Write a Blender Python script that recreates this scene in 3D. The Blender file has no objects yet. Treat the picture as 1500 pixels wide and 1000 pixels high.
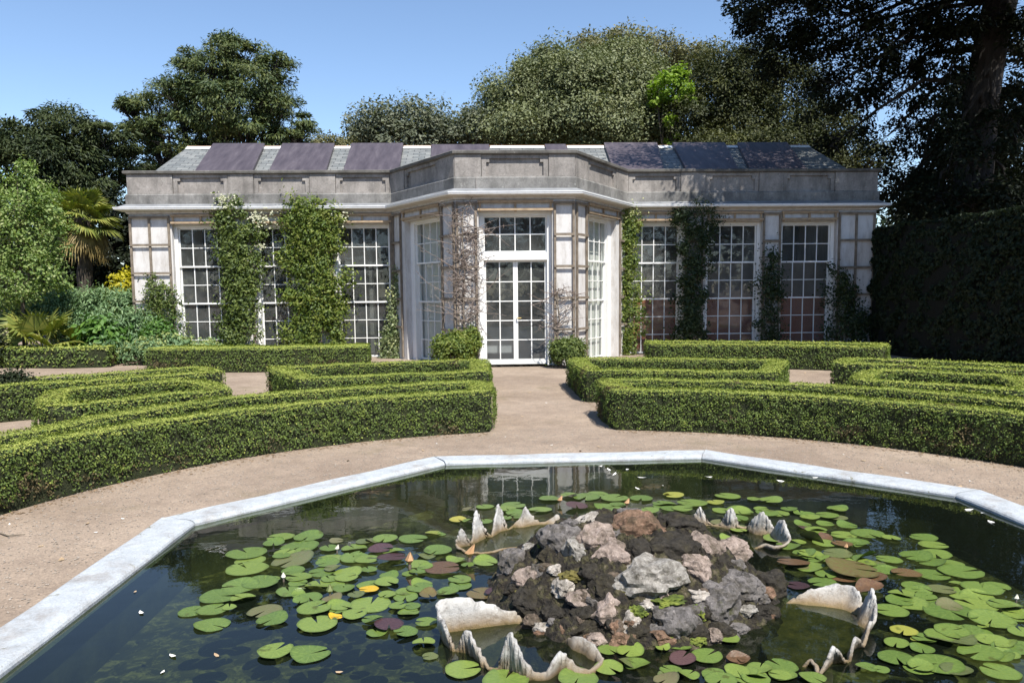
import bpy, math, random
import numpy as np
from mathutils import Vector, Matrix, noise as mnoise

rng = np.random.default_rng(11)
random.seed(5)
scene = bpy.context.scene
COL = scene.collection
PI = math.pi

# ------------------------------------------------------------------ camera
F_PX, PITCH, ROLL, YAW, Y0 = 1161.043, 0.093227, -0.010042, -0.042664, 538.073
CAM = np.array([-0.85015, -4.49352, 1.6])
_cy, _sy, _cp, _sp = math.cos(YAW), math.sin(YAW), math.cos(PITCH), math.sin(PITCH)
_R = np.array([_cy, _sy, 0.0]); _F = np.array([-_sy * _cp, _cy * _cp, -_sp]); _U = np.array([-_sy * _sp, _cy * _sp, _cp])
_cr, _sr = math.cos(ROLL), math.sin(ROLL)
RIGHT = _cr * _R + _sr * _U; UP = -_sr * _R + _cr * _U
cd = bpy.data.cameras.new('camera'); cam = bpy.data.objects.new('camera', cd); COL.objects.link(cam)
cd.sensor_width = 36.0; cd.lens = F_PX / 1500 * 36; cd.shift_y = (Y0 - 500) / 1500
cd.clip_start = 0.05; cd.clip_end = 2000
M = Matrix(((RIGHT[0], UP[0], -_F[0], CAM[0]), (RIGHT[1], UP[1], -_F[1], CAM[1]), (RIGHT[2], UP[2], -_F[2], CAM[2]), (0, 0, 0, 1)))
cam.matrix_world = M
scene.camera = cam

def ray(u, v):
    a = (u - 750) / F_PX; c = (v - Y0) / F_PX
    return RIGHT * a - UP * c + _F
def on_z(u, v, z=0.0):
    d = ray(u, v); return CAM + d * ((z - CAM[2]) / d[2])
def on_y(u, v, y):
    d = ray(u, v); return CAM + d * ((y - CAM[1]) / d[1])
def px_size(y):            # metres per photo pixel at distance y
    return (y - CAM[1]) / F_PX

# ------------------------------------------------------------------ world and sun
AZ, EL = math.radians(24), math.radians(56)
SUN = Vector((math.sin(AZ) * math.cos(EL), -math.cos(AZ) * math.cos(EL), math.sin(EL)))
w = bpy.data.worlds.new('World'); scene.world = w; w.use_nodes = True
nt = w.node_tree; bg = nt.nodes['Background']
sky = nt.nodes.new('ShaderNodeTexSky'); sky.sky_type = 'NISHITA'; sky.sun_disc = False
sky.sun_elevation = EL; sky.sun_rotation = math.atan2(SUN.x, SUN.y); sky.altitude = 900; sky.air_density = 1.0; sky.dust_density = 0.05; sky.ozone_density = 2.3
nt.links.new(sky.outputs[0], bg.inputs[0]); bg.inputs[1].default_value = 0.118
sl = bpy.data.lights.new('sun', 'SUN'); sl.energy = 4.9; sl.angle = math.radians(0.53); sl.color = (1, 0.955, 0.88)
so = bpy.data.objects.new('sun', sl); COL.objects.link(so); so.rotation_euler = (-SUN).to_track_quat('-Z', 'Y').to_euler()
so.location = (10, -20, 30)
scene.view_settings.view_transform = 'Standard'; scene.view_settings.look = 'None'
scene.view_settings.exposure = 0.72; scene.view_settings.gamma = 1
scene.cycles.max_bounces = 8; scene.cycles.transparent_max_bounces = 12
scene.cycles.diffuse_bounces = 3; scene.cycles.glossy_bounces = 3; scene.cycles.transmission_bounces = 4
scene.cycles.caustics_reflective = False; scene.cycles.caustics_refractive = False
scene.cycles.sample_clamp_indirect = 6.0

# ------------------------------------------------------------------ object helpers
def link(name, me, mats=None, parent=None):
    o = bpy.data.objects.new(name, me); COL.objects.link(o)
    if mats is not None:
        for m in (mats if isinstance(mats, (list, tuple)) else [mats]): me.materials.append(m)
    if parent is not None:
        o.parent = parent; o.matrix_parent_inverse = Matrix.Translation(-Vector(parent.location)) if parent.parent is None else Matrix.Identity(4)
        if parent.parent is not None:                       # sub-part: the part carries no transform of its own
            o.matrix_parent_inverse = Matrix.Identity(4)
    return o
def tag(o, label=None, cat=None, group=None, kind=None):
    if label: o['label'] = label
    if cat: o['category'] = cat
    if group: o['group'] = group
    if kind: o['kind'] = kind
    return o
def thing(name, label, cat, loc=(0, 0, 0), group=None):
    o = bpy.data.objects.new(name, None); COL.objects.link(o); o.location = loc; o.empty_display_size = 0.1
    return tag(o, label, cat, group)

def np_mesh(name, V, Q, mi=None, smooth=False):
    """V (N,3), Q (M,k) or list of such arrays"""
    me = bpy.data.meshes.new(name)
    Qs = Q if isinstance(Q, list) else [Q]
    V = np.asarray(V, np.float32)
    me.vertices.add(len(V)); me.vertices.foreach_set('co', V.ravel())
    loops = np.concatenate([np.asarray(q, np.int32).ravel() for q in Qs])
    tot = np.concatenate([np.full(len(q), q.shape[1], np.int32) for q in Qs])
    st = np.concatenate([[0], np.cumsum(tot)[:-1]]).astype(np.int32)
    me.loops.add(len(loops)); me.loops.foreach_set('vertex_index', loops)
    me.polygons.add(len(tot)); me.polygons.foreach_set('loop_start', st); me.polygons.foreach_set('loop_total', tot)
    if mi is not None: me.polygons.foreach_set('material_index', np.asarray(mi, np.int32))
    me.polygons.foreach_set('use_smooth', np.full(len(tot), smooth, bool))
    me.update(calc_edges=True); me.validate()
    return me

class MB:
    """collects simple shapes into one mesh"""
    def __init__(s): s.v = []; s.f = []; s.m = []
    def add(s, vs, fs, mi=0):
        b = len(s.v); s.v += [tuple(v) for v in vs]; s.f += [tuple(i + b for i in f) for f in fs]; s.m += [mi] * len(fs)
    def box(s, x0, x1, y0, y1, z0, z1, mi=0):
        vs = [(x0, y0, z0), (x1, y0, z0), (x1, y1, z0), (x0, y1, z0), (x0, y0, z1), (x1, y0, z1), (x1, y1, z1), (x0, y1, z1)]
        s.add(vs, [(0, 3, 2, 1), (4, 5, 6, 7), (0, 1, 5, 4), (1, 2, 6, 5), (2, 3, 7, 6), (3, 0, 4, 7)], mi)
    def obox(s, fr, s0, s1, z0, z1, d0, d1, mi=0):
        """box on a facade frame: s along the wall, z up, d outwards"""
        vs = [fr.p(a, z, d) for z in (z0, z1) for (a, d) in ((s0, d1), (s1, d1), (s1, d0), (s0, d0))]
        s.add(vs, [(0, 3, 2, 1), (4, 5, 6, 7), (0, 1, 5, 4), (1, 2, 6, 5), (2, 3, 7, 6), (3, 0, 4, 7)], mi)
    def tube(s, pts, rad, n=6, cap=True, mi=0):
        pts = [Vector(p) for p in pts]
        rad = rad if isinstance(rad, (list, tuple)) else [rad] * len(pts)
        ring = []; up = Vector((0.3, 0.2, 1)).normalized()
        for i, p in enumerate(pts):
            t = (pts[min(i + 1, len(pts) - 1)] - pts[max(i - 1, 0)])
            t = t.normalized() if t.length > 1e-9 else Vector((0, 0, 1))
            a = t.cross(up)
            if a.length < 1e-3: a = t.cross(Vector((1, 0, 0)))
            a.normalize(); b = t.cross(a)
            ring.append([p + (a * math.cos(2 * PI * k / n) + b * math.sin(2 * PI * k / n)) * rad[i] for k in range(n)])
        vs = [v for r in ring for v in r]; fs = []
        for i in range(len(pts) - 1):
            for k in range(n):
                k2 = (k + 1) % n; fs.append((i * n + k, i * n + k2, (i + 1) * n + k2, (i + 1) * n + k))
        if cap:
            fs.append(tuple(range(n - 1, -1, -1))); fs.append(tuple((len(pts) - 1) * n + k for k in range(n)))
        s.add(vs, fs, mi)
    def sweep(s, path, profile, mi=0):
        """path: plan points, profile: (outward offset, z); outward is to the right of the walk direction"""
        n = len(path); offs = []
        P = [Vector((p[0], p[1])) for p in path]
        for i in range(n):
            d0 = (P[i] - P[i - 1]).normalized() if i > 0 else None
            d1 = (P[i + 1] - P[i]).normalized() if i < n - 1 else None
            n0 = Vector((d0.y, -d0.x)) if d0 else None; n1 = Vector((d1.y, -d1.x)) if d1 else None
            if n0 is None: m = n1
            elif n1 is None: m = n0
            else:
                m = (n0 + n1).normalized(); m = m / max(0.3, m.dot(n0))
            offs.append(m)
        k = len(profile); vs = []
        for i in range(n):
            for (o, z) in profile: vs.append((P[i].x + offs[i].x * o, P[i].y + offs[i].y * o, z))
        fs = []
        for i in range(n - 1):
            for j in range(k):
                j2 = (j + 1) % k
                fs.append((i * k + j, (i + 1) * k + j, (i + 1) * k + j2, i * k + j2))
        fs.append(tuple(range(k))); fs.append(tuple((n - 1) * k + j for j in range(k - 1, -1, -1)))
        s.add(vs, fs, mi)
    def build(s, name, mats, parent=None, smooth=False):
        me = bpy.data.meshes.new(name); me.from_pydata(s.v, [], s.f)
        me.polygons.foreach_set('material_index', s.m)
        if smooth: me.polygons.foreach_set('use_smooth', [True] * len(s.f))
        me.update(); return link(name, me, mats, parent)

class Frame:
    """a wall plane: A -> B along the facade, outward to the right of A -> B"""
    def __init__(s, A, B):
        s.A = Vector((A[0], A[1], 0)); s.B = Vector((B[0], B[1], 0)); d = s.B - s.A
        s.L = d.length; s.t = d.normalized(); s.n = Vector((s.t.y, -s.t.x, 0))
    def p(s, a, z, d=0.0):
        q = s.A + s.t * a + s.n * d; return (q.x, q.y, z)

# ------------------------------------------------------------------ materials
def mat(name):
    m = bpy.data.materials.new(name); m.use_nodes = True
    return m, m.node_tree, m.node_tree.nodes['Principled BSDF']
def N(t, typ, **kw):
    n = t.nodes.new('ShaderNode' + typ)
    for k, v in kw.items():
        if k in n.inputs: n.inputs[k].default_value = v
        else: setattr(n, k, v)
    return n
def ramp(t, src, stops):
    r = N(t, 'ValToRGB'); cr = r.color_ramp
    while len(cr.elements) > 1: cr.elements.remove(cr.elements[0])
    cr.elements[0].position = stops[0][0]; cr.elements[0].color = (*stops[0][1], 1)
    for p, c in stops[1:]:
        e = cr.elements.new(p); e.color = (*c, 1)
    t.links.new(src, r.inputs[0]); return r.outputs[0]
def mixc(t, fac, a, b, mode='MIX'):
    m = N(t, 'MixRGB', blend_type=mode)
    for i, x in ((0, fac), (1, a), (2, b)):
        if isinstance(x, (int, float)): m.inputs[i].default_value = x
        elif isinstance(x, tuple): m.inputs[i].default_value = (*x, 1)
        else: t.links.new(x, m.inputs[i])
    return m.outputs[0]
def noise(t, scale, detail=4, rough=0.55, vec=None, dist=0.0):
    n = N(t, 'TexNoise', Scale=scale, Detail=detail, Roughness=rough, Distortion=dist)
    if vec is None:
        g = N(t, 'NewGeometry'); vec = g.outputs['Position']
    t.links.new(vec, n.inputs['Vector']); return n.outputs[0]
def pos(t, scale=(1, 1, 1)):
    g = N(t, 'NewGeometry'); mp = N(t, 'Mapping'); mp.inputs['Scale'].default_value = scale
    t.links.new(g.outputs['Position'], mp.inputs['Vector']); return mp.outputs[0]
def bump(t, b, h, strength=0.3, dist=0.02):
    n = N(t, 'Bump', Strength=strength, Distance=dist); t.links.new(h, n.inputs['Height']); t.links.new(n.outputs[0], b.inputs['Normal'])

def simple(name, stops, scale=6, rough=0.7, bstr=0.2, bscale=None, bdist=0.01, detail=6, spec=0.4, vscale=None, metal=0):
    m, t, b = mat(name)
    v = pos(t, vscale) if vscale else None
    c = ramp(t, noise(t, scale, detail, vec=v), stops); t.links.new(c, b.inputs['Base Color'])
    b.inputs['Roughness'].default_value = rough; b.inputs['Specular IOR Level'].default_value = spec; b.inputs['Metallic'].default_value = metal
    if bstr: bump(t, b, noise(t, bscale or scale * 4, 5, vec=v), bstr, bdist)
    return m

def leaf_mat(name, cols, transl=0.3, gloss=0.06, grough=0.4, patch=3.0, pamt=0.5):
    gloss *= 0.35; grough = 0.55
    """cols: dark..light leaf colours, picked per leaf and by patches of growth"""
    m = bpy.data.materials.new(name); m.use_nodes = True; t = m.node_tree
    t.nodes.remove(t.nodes['Principled BSDF']); out = t.nodes['Material Output']
    g = N(t, 'NewGeometry')
    a = N(t, 'Math', operation='MULTIPLY_ADD'); t.links.new(g.outputs['Random Per Island'], a.inputs[0]); a.inputs[1].default_value = 1 - pamt
    nz = noise(t, patch, 3, 0.6)
    mr = N(t, 'MapRange'); mr.inputs[1].default_value = 0.3; mr.inputs[2].default_value = 0.7; mr.inputs[3].default_value = 0; mr.inputs[4].default_value = pamt
    t.links.new(nz, mr.inputs[0]); t.links.new(mr.outputs[0], a.inputs[2])
    k = len(cols); c = ramp(t, a.outputs[0], [(i / max(1, k - 1), cols[i]) for i in range(k)])
    d = N(t, 'BsdfDiffuse'); tr = N(t, 'BsdfTranslucent'); gl = N(t, 'BsdfGlossy', Roughness=grough)
    gl.inputs[0].default_value = (0.9, 0.95, 1, 1)
    t.links.new(c, d.inputs[0]); t.links.new(mixc(t, 1.0, c, (0.85, 1.0, 0.35), 'MULTIPLY'), tr.inputs[0])
    m1 = N(t, 'MixShader'); m1.inputs[0].default_value = transl; t.links.new(d.outputs[0], m1.inputs[1]); t.links.new(tr.outputs[0], m1.inputs[2])
    m2 = N(t, 'MixShader'); m2.inputs[0].default_value = gloss; t.links.new(m1.outputs[0], m2.inputs[1]); t.links.new(gl.outputs[0], m2.inputs[2])
    t.links.new(m2.outputs[0], out.inputs[0]); return m

def schlick(t, f0, normal=None):
    lw = N(t, 'LayerWeight', Blend=0.5)
    if normal is not None: t.links.new(normal, lw.inputs['Normal'])
    pw = N(t, 'Math', operation='POWER'); t.links.new(lw.outputs['Facing'], pw.inputs[0]); pw.inputs[1].default_value = 5
    ma = N(t, 'Math', operation='MULTIPLY_ADD'); t.links.new(pw.outputs[0], ma.inputs[0]); ma.inputs[1].default_value = 1 - f0; ma.inputs[2].default_value = f0
    return ma.outputs[0]
MT = {}
def ground_mat():
    m, t, b = mat('gravel')
    big = ramp(t, noise(t, 0.55, 5, 0.6), [(0.3, (0.24, 0.197, 0.158)), (0.55, (0.335, 0.282, 0.23)), (0.75, (0.41, 0.352, 0.292))])
    mid = noise(t, 5.0, 6, 0.7)
    c = mixc(t, 0.45, big, ramp(t, mid, [(0.35, (0.24, 0.175, 0.13)), (0.6, (0.52, 0.42, 0.34))]), 'SOFT_LIGHT')
    vo = N(t, 'TexVoronoi', Scale=95.0); g = N(t, 'NewGeometry'); t.links.new(g.outputs['Position'], vo.inputs['Vector'])
    sep = N(t, 'SeparateColor'); t.links.new(vo.outputs['Color'], sep.inputs[0])
    grit = ramp(t, sep.outputs[0], [(0.0, (0.2, 0.2, 0.2)), (0.5, (0.5, 0.5, 0.5)), (0.93, (0.62, 0.6, 0.58)), (1.0, (0.95, 0.93, 0.9))])
    c = mixc(t, 0.38, c, grit, 'OVERLAY')
    dm = N(t, 'MapRange'); dm.inputs[1].default_value = 0.42; dm.inputs[2].default_value = 0.66; dm.inputs[4].default_value = 0.26; t.links.new(noise(t, 1.6, 9, 0.72, dist=1.2), dm.inputs[0])
    c = mixc(t, dm.outputs[0], c, (0.17, 0.128, 0.10))
    moss = N(t, 'MapRange'); moss.inputs[1].default_value = 0.56; moss.inputs[2].default_value = 0.72; t.links.new(noise(t, 0.9, 6, 0.7, dist=0.4), moss.inputs[0])
    mm = N(t, 'Math', operation='MULTIPLY'); mm.inputs[1].default_value = 0.6; t.links.new(moss.outputs[0], mm.inputs[0])
    c = mixc(t, mm.outputs[0], c, (0.15, 0.125, 0.072))
    t.links.new(c, b.inputs['Base Color']); b.inputs['Roughness'].default_value = 0.95; b.inputs['Specular IOR Level'].default_value = 0.2
    ad = N(t, 'Math', operation='ADD'); t.links.new(noise(t, 60, 4, 0.7), ad.inputs[0]); t.links.new(noise(t, 7, 4), ad.inputs[1])
    bump(t, b, ad.outputs[0], 0.55, 0.012); return m
MT['gravel'] = ground_mat()
MT['soil'] = simple('soil', [(0.3, (0.10, 0.07, 0.05)), (0.7, (0.22, 0.165, 0.125))], 14, 0.95, 0.6, 50, 0.02)

def coping_mat():
    m, t, b = mat('painted_stone')
    base = ramp(t, noise(t, 9.0, 10, 0.8), [(0.3, (0.30, 0.325, 0.345)), (0.6, (0.44, 0.465, 0.485))])
    st = N(t, 'MapRange'); st.inputs[1].default_value = 0.5; st.inputs[2].default_value = 0.74; t.links.new(noise(t, 3.1, 12, 0.82, dist=0.3), st.inputs[0])
    c = mixc(t, st.outputs[0], base, ramp(t, noise(t, 11, 4), [(0.35, (0.18, 0.145, 0.12)), (0.65, (0.32, 0.285, 0.25))]))
    cr = N(t, 'MapRange'); cr.inputs[1].default_value = 0.6; cr.inputs[2].default_value = 0.66; t.links.new(noise(t, 5, 8, 0.8, dist=1.5), cr.inputs[0])
    c = mixc(t, cr.outputs[0], c, (0.16, 0.15, 0.09))
    c = mixc(t, 0.4, c, ramp(t, noise(t, 70, 6, 0.8), [(0.35, (0.3, 0.3, 0.3)), (0.65, (0.68, 0.68, 0.68))]), 'OVERLAY')
    t.links.new(c, b.inputs['Base Color']); b.inputs['Roughness'].default_value = 0.85; b.inputs['Specular IOR Level'].default_value = 0.2
    bump(t, b, noise(t, 45, 9, 0.78), 0.6, 0.008); return m
MT['coping'] = coping_mat()
MT['pond_wall'] = simple('pond_wall', [(0.3, (0.03, 0.035, 0.02)), (0.7, (0.13, 0.13, 0.08))], 6, 0.7, 0.3)

def pond_floor_mat():
    m, t, b = mat('pond_bed')
    c = ramp(t, noise(t, 2.2, 8, 0.7, dist=0.8), [(0.3, (0.012, 0.014, 0.008)), (0.5, (0.03, 0.032, 0.014)), (0.62, (0.10, 0.095, 0.035)), (0.75, (0.17, 0.15, 0.06))])
    f = ramp(t, noise(t, 13, 5, 0.7, dist=0.6), [(0.5, (0, 0, 0)), (0.68, (0.35, 0.32, 0.17))])
    c = mixc(t, 0.6, c, f, 'ADD'); t.links.new(c, b.inputs['Base Color']); b.inputs['Roughness'].default_value = 0.9; return m
MT['pond_bed'] = pond_floor_mat()

def water_mat():
    m = bpy.data.materials.new('pond_water'); m.use_nodes = True; t = m.node_tree
    t.nodes.remove(t.nodes['Principled BSDF']); out = t.nodes['Material Output']
    tr = N(t, 'BsdfTransparent'); tr.inputs[0].default_value = (0.52, 0.60, 0.40, 1)
    gl = N(t, 'BsdfGlossy', Roughness=0.015)
    bn = N(t, 'Bump', Strength=0.05, Distance=0.02); t.links.new(noise(t, 4.5, 3, 0.5), bn.inputs['Height'])
    t.links.new(bn.outputs[0], gl.inputs['Normal']); fr = schlick(t, 0.055, bn.outputs[0])
    di = N(t, 'BsdfDiffuse'); di.inputs[0].default_value = (0.018, 0.024, 0.016, 1)
    m0 = N(t, 'MixShader'); m0.inputs[0].default_value = 0.22; t.links.new(tr.outputs[0], m0.inputs[1]); t.links.new(di.outputs[0], m0.inputs[2])
    m1 = N(t, 'MixShader'); t.links.new(fr, m1.inputs[0]); t.links.new(m0.outputs[0], m1.inputs[1]); t.links.new(gl.outputs[0], m1.inputs[2])
    t.links.new(m1.outputs[0], out.inputs[0]); return m
MT['water'] = water_mat()

def stone_mat(name, lo, hi, dark=(0.035, 0.035, 0.033), streak=0.55):
    m, t, b = mat(name)
    base = ramp(t, noise(t, 1.7, 7, 0.65), [(0.3, lo), (0.7, hi)])
    v = pos(t, (2.6, 2.6, 0.75))
    s = N(t, 'MapRange'); s.inputs[1].default_value = 0.44; s.inputs[2].default_value = 0.74; s.inputs[4].default_value = streak
    t.links.new(noise(t, 1.3, 7, 0.7, vec=v), s.inputs[0])
    c = mixc(t, s.outputs[0], base, dark)
    c = mixc(t, 0.35, c, ramp(t, noise(t, 24, 8, 0.8), [(0.32, (0.25, 0.25, 0.25)), (0.68, (0.78, 0.78, 0.78))]), 'OVERLAY')
    li = N(t, 'MapRange'); li.inputs[1].default_value = 0.62; li.inputs[2].default_value = 0.72; li.inputs[4].default_value = 0.7
    t.links.new(noise(t, 9, 6, 0.75), li.inputs[0]); c = mixc(t, li.outputs[0], c, (0.55, 0.55, 0.50))
    bl = N(t, 'MapRange'); bl.inputs[1].default_value = 0.53; bl.inputs[2].default_value = 0.72; bl.inputs[4].default_value = 0.75
    t.links.new(noise(t, 7, 9, 0.82, dist=0.5), bl.inputs[0]); c = mixc(t, bl.outputs[0], c, (0.06, 0.06, 0.055))
    t.links.new(c, b.inputs['Base Color']); b.inputs['Roughness'].default_value = 0.9; b.inputs['Specular IOR Level'].default_value = 0.2
    bump(t, b, noise(t, 30, 6, 0.7), 0.35, 0.01); return m
MT['stone'] = stone_mat('weathered_stone', (0.20, 0.183, 0.168), (0.36, 0.332, 0.308), streak=0.55)
MT['stone_dark'] = stone_mat('stained_stone', (0.12, 0.117, 0.11), (0.30, 0.29, 0.275), streak=0.75)
MT['stone_cap'] = stone_mat('coping_stone', (0.075, 0.072, 0.066), (0.19, 0.18, 0.165), streak=0.6)

def paint(name, col, dirt, amt=0.5, scale=2.0, rough=0.5):
    m, t, b = mat(name)
    v = pos(t, (3, 3, 0.8))
    s = N(t, 'MapRange'); s.inputs[1].default_value = 0.45; s.inputs[2].default_value = 0.75; s.inputs[4].default_value = amt
    t.links.new(noise(t, scale, 7, 0.7, vec=v), s.inputs[0])
    c = mixc(t, s.outputs[0], col, dirt)
    c = mixc(t, 0.25, c, ramp(t, noise(t, 30, 4), [(0.3, (0.4, 0.4, 0.4)), (0.7, (0.6, 0.6, 0.6))]), 'OVERLAY')
    t.links.new(c, b.inputs['Base Color']); b.inputs['Roughness'].default_value = rough
    bump(t, b, noise(t, 22, 5), 0.12, 0.006); return m
MT['plaster'] = paint('limewashed_wall', (0.60, 0.585, 0.57), (0.30, 0.26, 0.22), 0.7, 2.4, 0.85)
MT['white'] = paint('white_paint', (0.80, 0.80, 0.78), (0.60, 0.56, 0.48), 0.35, 2.0, 0.45)
MT['gutter'] = paint('gutter_paint', (0.80, 0.81, 0.82), (0.50, 0.52, 0.52), 0.4, 3, 0.5)
MT['batten'] = simple('weathered_batten', [(0.3, (0.13, 0.105, 0.08)), (0.7, (0.26, 0.215, 0.165))], 7, 0.85, 0.25, 40, 0.004)
MT['batten_new'] = simple('pale_batten', [(0.3, (0.28, 0.20, 0.13)), (0.7, (0.44, 0.33, 0.215))], 7, 0.8, 0.2, 40, 0.004)
MT['lead'] = simple('lead_sheet', [(0.3, (0.15, 0.155, 0.165)), (0.7, (0.27, 0.28, 0.29))], 3, 0.6, 0.15)
MT['flashing'] = paint('ridge_flashing', (0.78, 0.79, 0.78), (0.55, 0.55, 0.53), 0.4, 3, 0.5)
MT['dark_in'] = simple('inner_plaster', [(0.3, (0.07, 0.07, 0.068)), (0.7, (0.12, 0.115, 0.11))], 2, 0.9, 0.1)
MT['red_in'] = simple('terracotta_board', [(0.3, (0.34, 0.11, 0.065)), (0.7, (0.50, 0.19, 0.115))], 3, 0.8, 0.1)
MT['floor_in'] = simple('flagstone', [(0.3, (0.42, 0.42, 0.41)), (0.7, (0.56, 0.55, 0.54))], 3, 0.6, 0.1)
MT['blind'] = simple('brown_blind', [(0.3, (0.20, 0.16, 0.135)), (0.7, (0.28, 0.23, 0.195))], 3, 0.9, 0.1)
MT['blind_pale'] = simple('pale_blind', [(0.3, (0.66, 0.65, 0.62)), (0.7, (0.76, 0.74, 0.70))], 2, 0.9, 0.1)

def slate_mat(name, cols):
    m, t, b = mat(name)
    br = N(t, 'TexBrick', Scale=1.0); br.inputs['Brick Width'].default_value = 0.32; br.inputs['Row Height'].default_value = 0.17; br.inputs['Mortar Size'].default_value = 0.008
    br.inputs['Color1'].default_value = (*cols[0], 1); br.inputs['Color2'].default_value = (*cols[1], 1); br.inputs['Mortar'].default_value = (0.03, 0.03, 0.03, 1)
    t.links.new(pos(t, (1, 1.2, 1)), br.inputs['Vector'])
    c = mixc(t, 0.6, br.outputs[0], ramp(t, noise(t, 4, 7, 0.75), [(0.3, (0.25, 0.25, 0.24)), (0.6, (0.6, 0.6, 0.55)), (0.75, (0.85, 0.85, 0.8))]), 'OVERLAY')
    t.links.new(c, b.inputs['Base Color']); b.inputs['Roughness'].default_value = 0.6
    bump(t, b, br.outputs['Fac'], 0.5, -0.012); return m
MT['slate'] = slate_mat('roof_slate', ((0.13, 0.14, 0.145), (0.22, 0.225, 0.225)))
MT['board'] = simple('purple_slate_board', [(0.3, (0.05, 0.04, 0.047)), (0.55, (0.078, 0.064, 0.073)), (0.75, (0.115, 0.098, 0.106))], 2.2, 0.5, 0.2, 9, 0.01, vscale=(3, 0.5, 0.5))

def glass_mat():
    m = bpy.data.materials.new('window_glass'); m.use_nodes = True; t = m.node_tree
    t.nodes.remove(t.nodes['Principled BSDF']); out = t.nodes['Material Output']
    tr = N(t, 'BsdfTransparent'); tr.inputs[0].default_value = (0.86, 0.90, 0.88, 1)
    di = N(t, 'BsdfDiffuse'); t.links.new(ramp(t, noise(t, 2.5, 5), [(0.3, (0.30, 0.33, 0.33)), (0.7, (0.5, 0.52, 0.5))]), di.inputs[0])
    dn = N(t, 'MapRange'); dn.inputs[1].default_value = 0.35; dn.inputs[2].default_value = 0.75; dn.inputs[3].default_value = 0.05; dn.inputs[4].default_value = 0.22
    t.links.new(noise(t, 1.3, 6, 0.65), dn.inputs[0])
    m0 = N(t, 'MixShader'); t.links.new(dn.outputs[0], m0.inputs[0]); t.links.new(tr.outputs[0], m0.inputs[1]); t.links.new(di.outputs[0], m0.inputs[2])
    gl = N(t, 'BsdfGlossy', Roughness=0.02); fr = schlick(t, 0.055)
    bn = N(t, 'Bump', Strength=0.12, Distance=0.02); t.links.new(noise(t, 1.7, 2), bn.inputs['Height']); t.links.new(bn.outputs[0], gl.inputs['Normal'])
    m1 = N(t, 'MixShader'); t.links.new(fr, m1.inputs[0]); t.links.new(m0.outputs[0], m1.inputs[1]); t.links.new(gl.outputs[0], m1.inputs[2])
    t.links.new(m1.outputs[0], out.inputs[0]); return m
MT['glass'] = glass_mat()
MT['bark'] = simple('bark', [(0.3, (0.045, 0.036, 0.028)), (0.7, (0.12, 0.10, 0.08))], 5, 0.95, 0.6, 12, 0.03, vscale=(3, 3, 0.6))
MT['bark_dark'] = simple('dark_bark', [(0.3, (0.013, 0.011, 0.0095)), (0.7, (0.04, 0.034, 0.03))], 3, 0.95, 0.6, 12, 0.05, vscale=(3, 3, 0.5))  # tone lowered to carry the shade on the great trunk
MT['twig'] = simple('bare_twig', [(0.3, (0.15, 0.115, 0.095)), (0.7, (0.31, 0.255, 0.22))], 12, 0.9, 0.2)
MT['stem'] = simple('vine_stem', [(0.3, (0.10, 0.08, 0.06)), (0.7, (0.2, 0.17, 0.13))], 12, 0.9, 0.2)
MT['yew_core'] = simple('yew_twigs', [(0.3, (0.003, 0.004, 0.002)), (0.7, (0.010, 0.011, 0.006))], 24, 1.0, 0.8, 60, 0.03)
MT['hedge_core'] = simple('hedge_twigs', [(0.3, (0.012, 0.016, 0.006)), (0.6, (0.03, 0.038, 0.013)), (0.78, (0.085, 0.068, 0.042))], 24, 1.0, 0.8, 60, 0.03)
# leaves
MT['box_leaf'] = leaf_mat('box_leaf', [(0.0579, 0.0898, 0.0238), (0.0938, 0.1388, 0.0297), (0.138, 0.1916, 0.0386), (0.2001, 0.2511, 0.0505)], 0.22, 0.05, 0.45, 5.0, 0.6)
MT['box_new_lit'] = leaf_mat('box_lit_new_growth', [(0.1808, 0.228, 0.0506), (0.2643, 0.311, 0.0675), (0.3477, 0.3801, 0.0877), (0.4311, 0.4423, 0.1181)], 0.25, 0.04, 0.5, 2.0, 0.4)  # yellow new growth, lightened further to put sun on the tops
MT['box_dry'] = leaf_mat('dry_box_leaf', [(0.06, 0.05, 0.022), (0.11, 0.085, 0.04), (0.17, 0.13, 0.065)], 0.15, 0.04, 0.5, 5.0, 0.4)
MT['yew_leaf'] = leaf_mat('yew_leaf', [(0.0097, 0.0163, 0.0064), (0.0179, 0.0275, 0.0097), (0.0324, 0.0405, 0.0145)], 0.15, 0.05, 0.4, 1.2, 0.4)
MT['ivy_leaf'] = leaf_mat('climber_leaf', [(0.035, 0.0552, 0.014), (0.07, 0.1058, 0.02), (0.135, 0.1794, 0.035), (0.23, 0.2576, 0.07)], 0.3, 0.07, 0.4, 3.5, 0.45)
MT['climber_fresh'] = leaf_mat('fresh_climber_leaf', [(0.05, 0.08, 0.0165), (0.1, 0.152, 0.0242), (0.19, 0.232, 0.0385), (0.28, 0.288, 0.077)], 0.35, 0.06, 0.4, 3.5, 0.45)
MT['climber_shaded'] = leaf_mat('shaded_climber_leaf', [(0.0159, 0.0279, 0.0095), (0.0319, 0.0517, 0.0143), (0.0556, 0.0796, 0.0222)], 0.25, 0.07, 0.4, 3.5, 0.45)  # leaf tone lowered to deepen the shade on the right wing
MT['climber_grey'] = leaf_mat('grey_climber_leaf', [(0.066, 0.099, 0.033), (0.143, 0.187, 0.066), (0.275, 0.319, 0.154), (0.495, 0.495, 0.33)], 0.3, 0.06, 0.4, 5, 0.4)
MT['cedar_leaf'] = leaf_mat('cedar_needles', [(0.0234, 0.0414, 0.0182), (0.051, 0.077, 0.026), (0.0902, 0.1111, 0.0311), (0.1458, 0.148, 0.0428)], 0.15, 0.06, 0.4, 0.6, 0.5)
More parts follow.
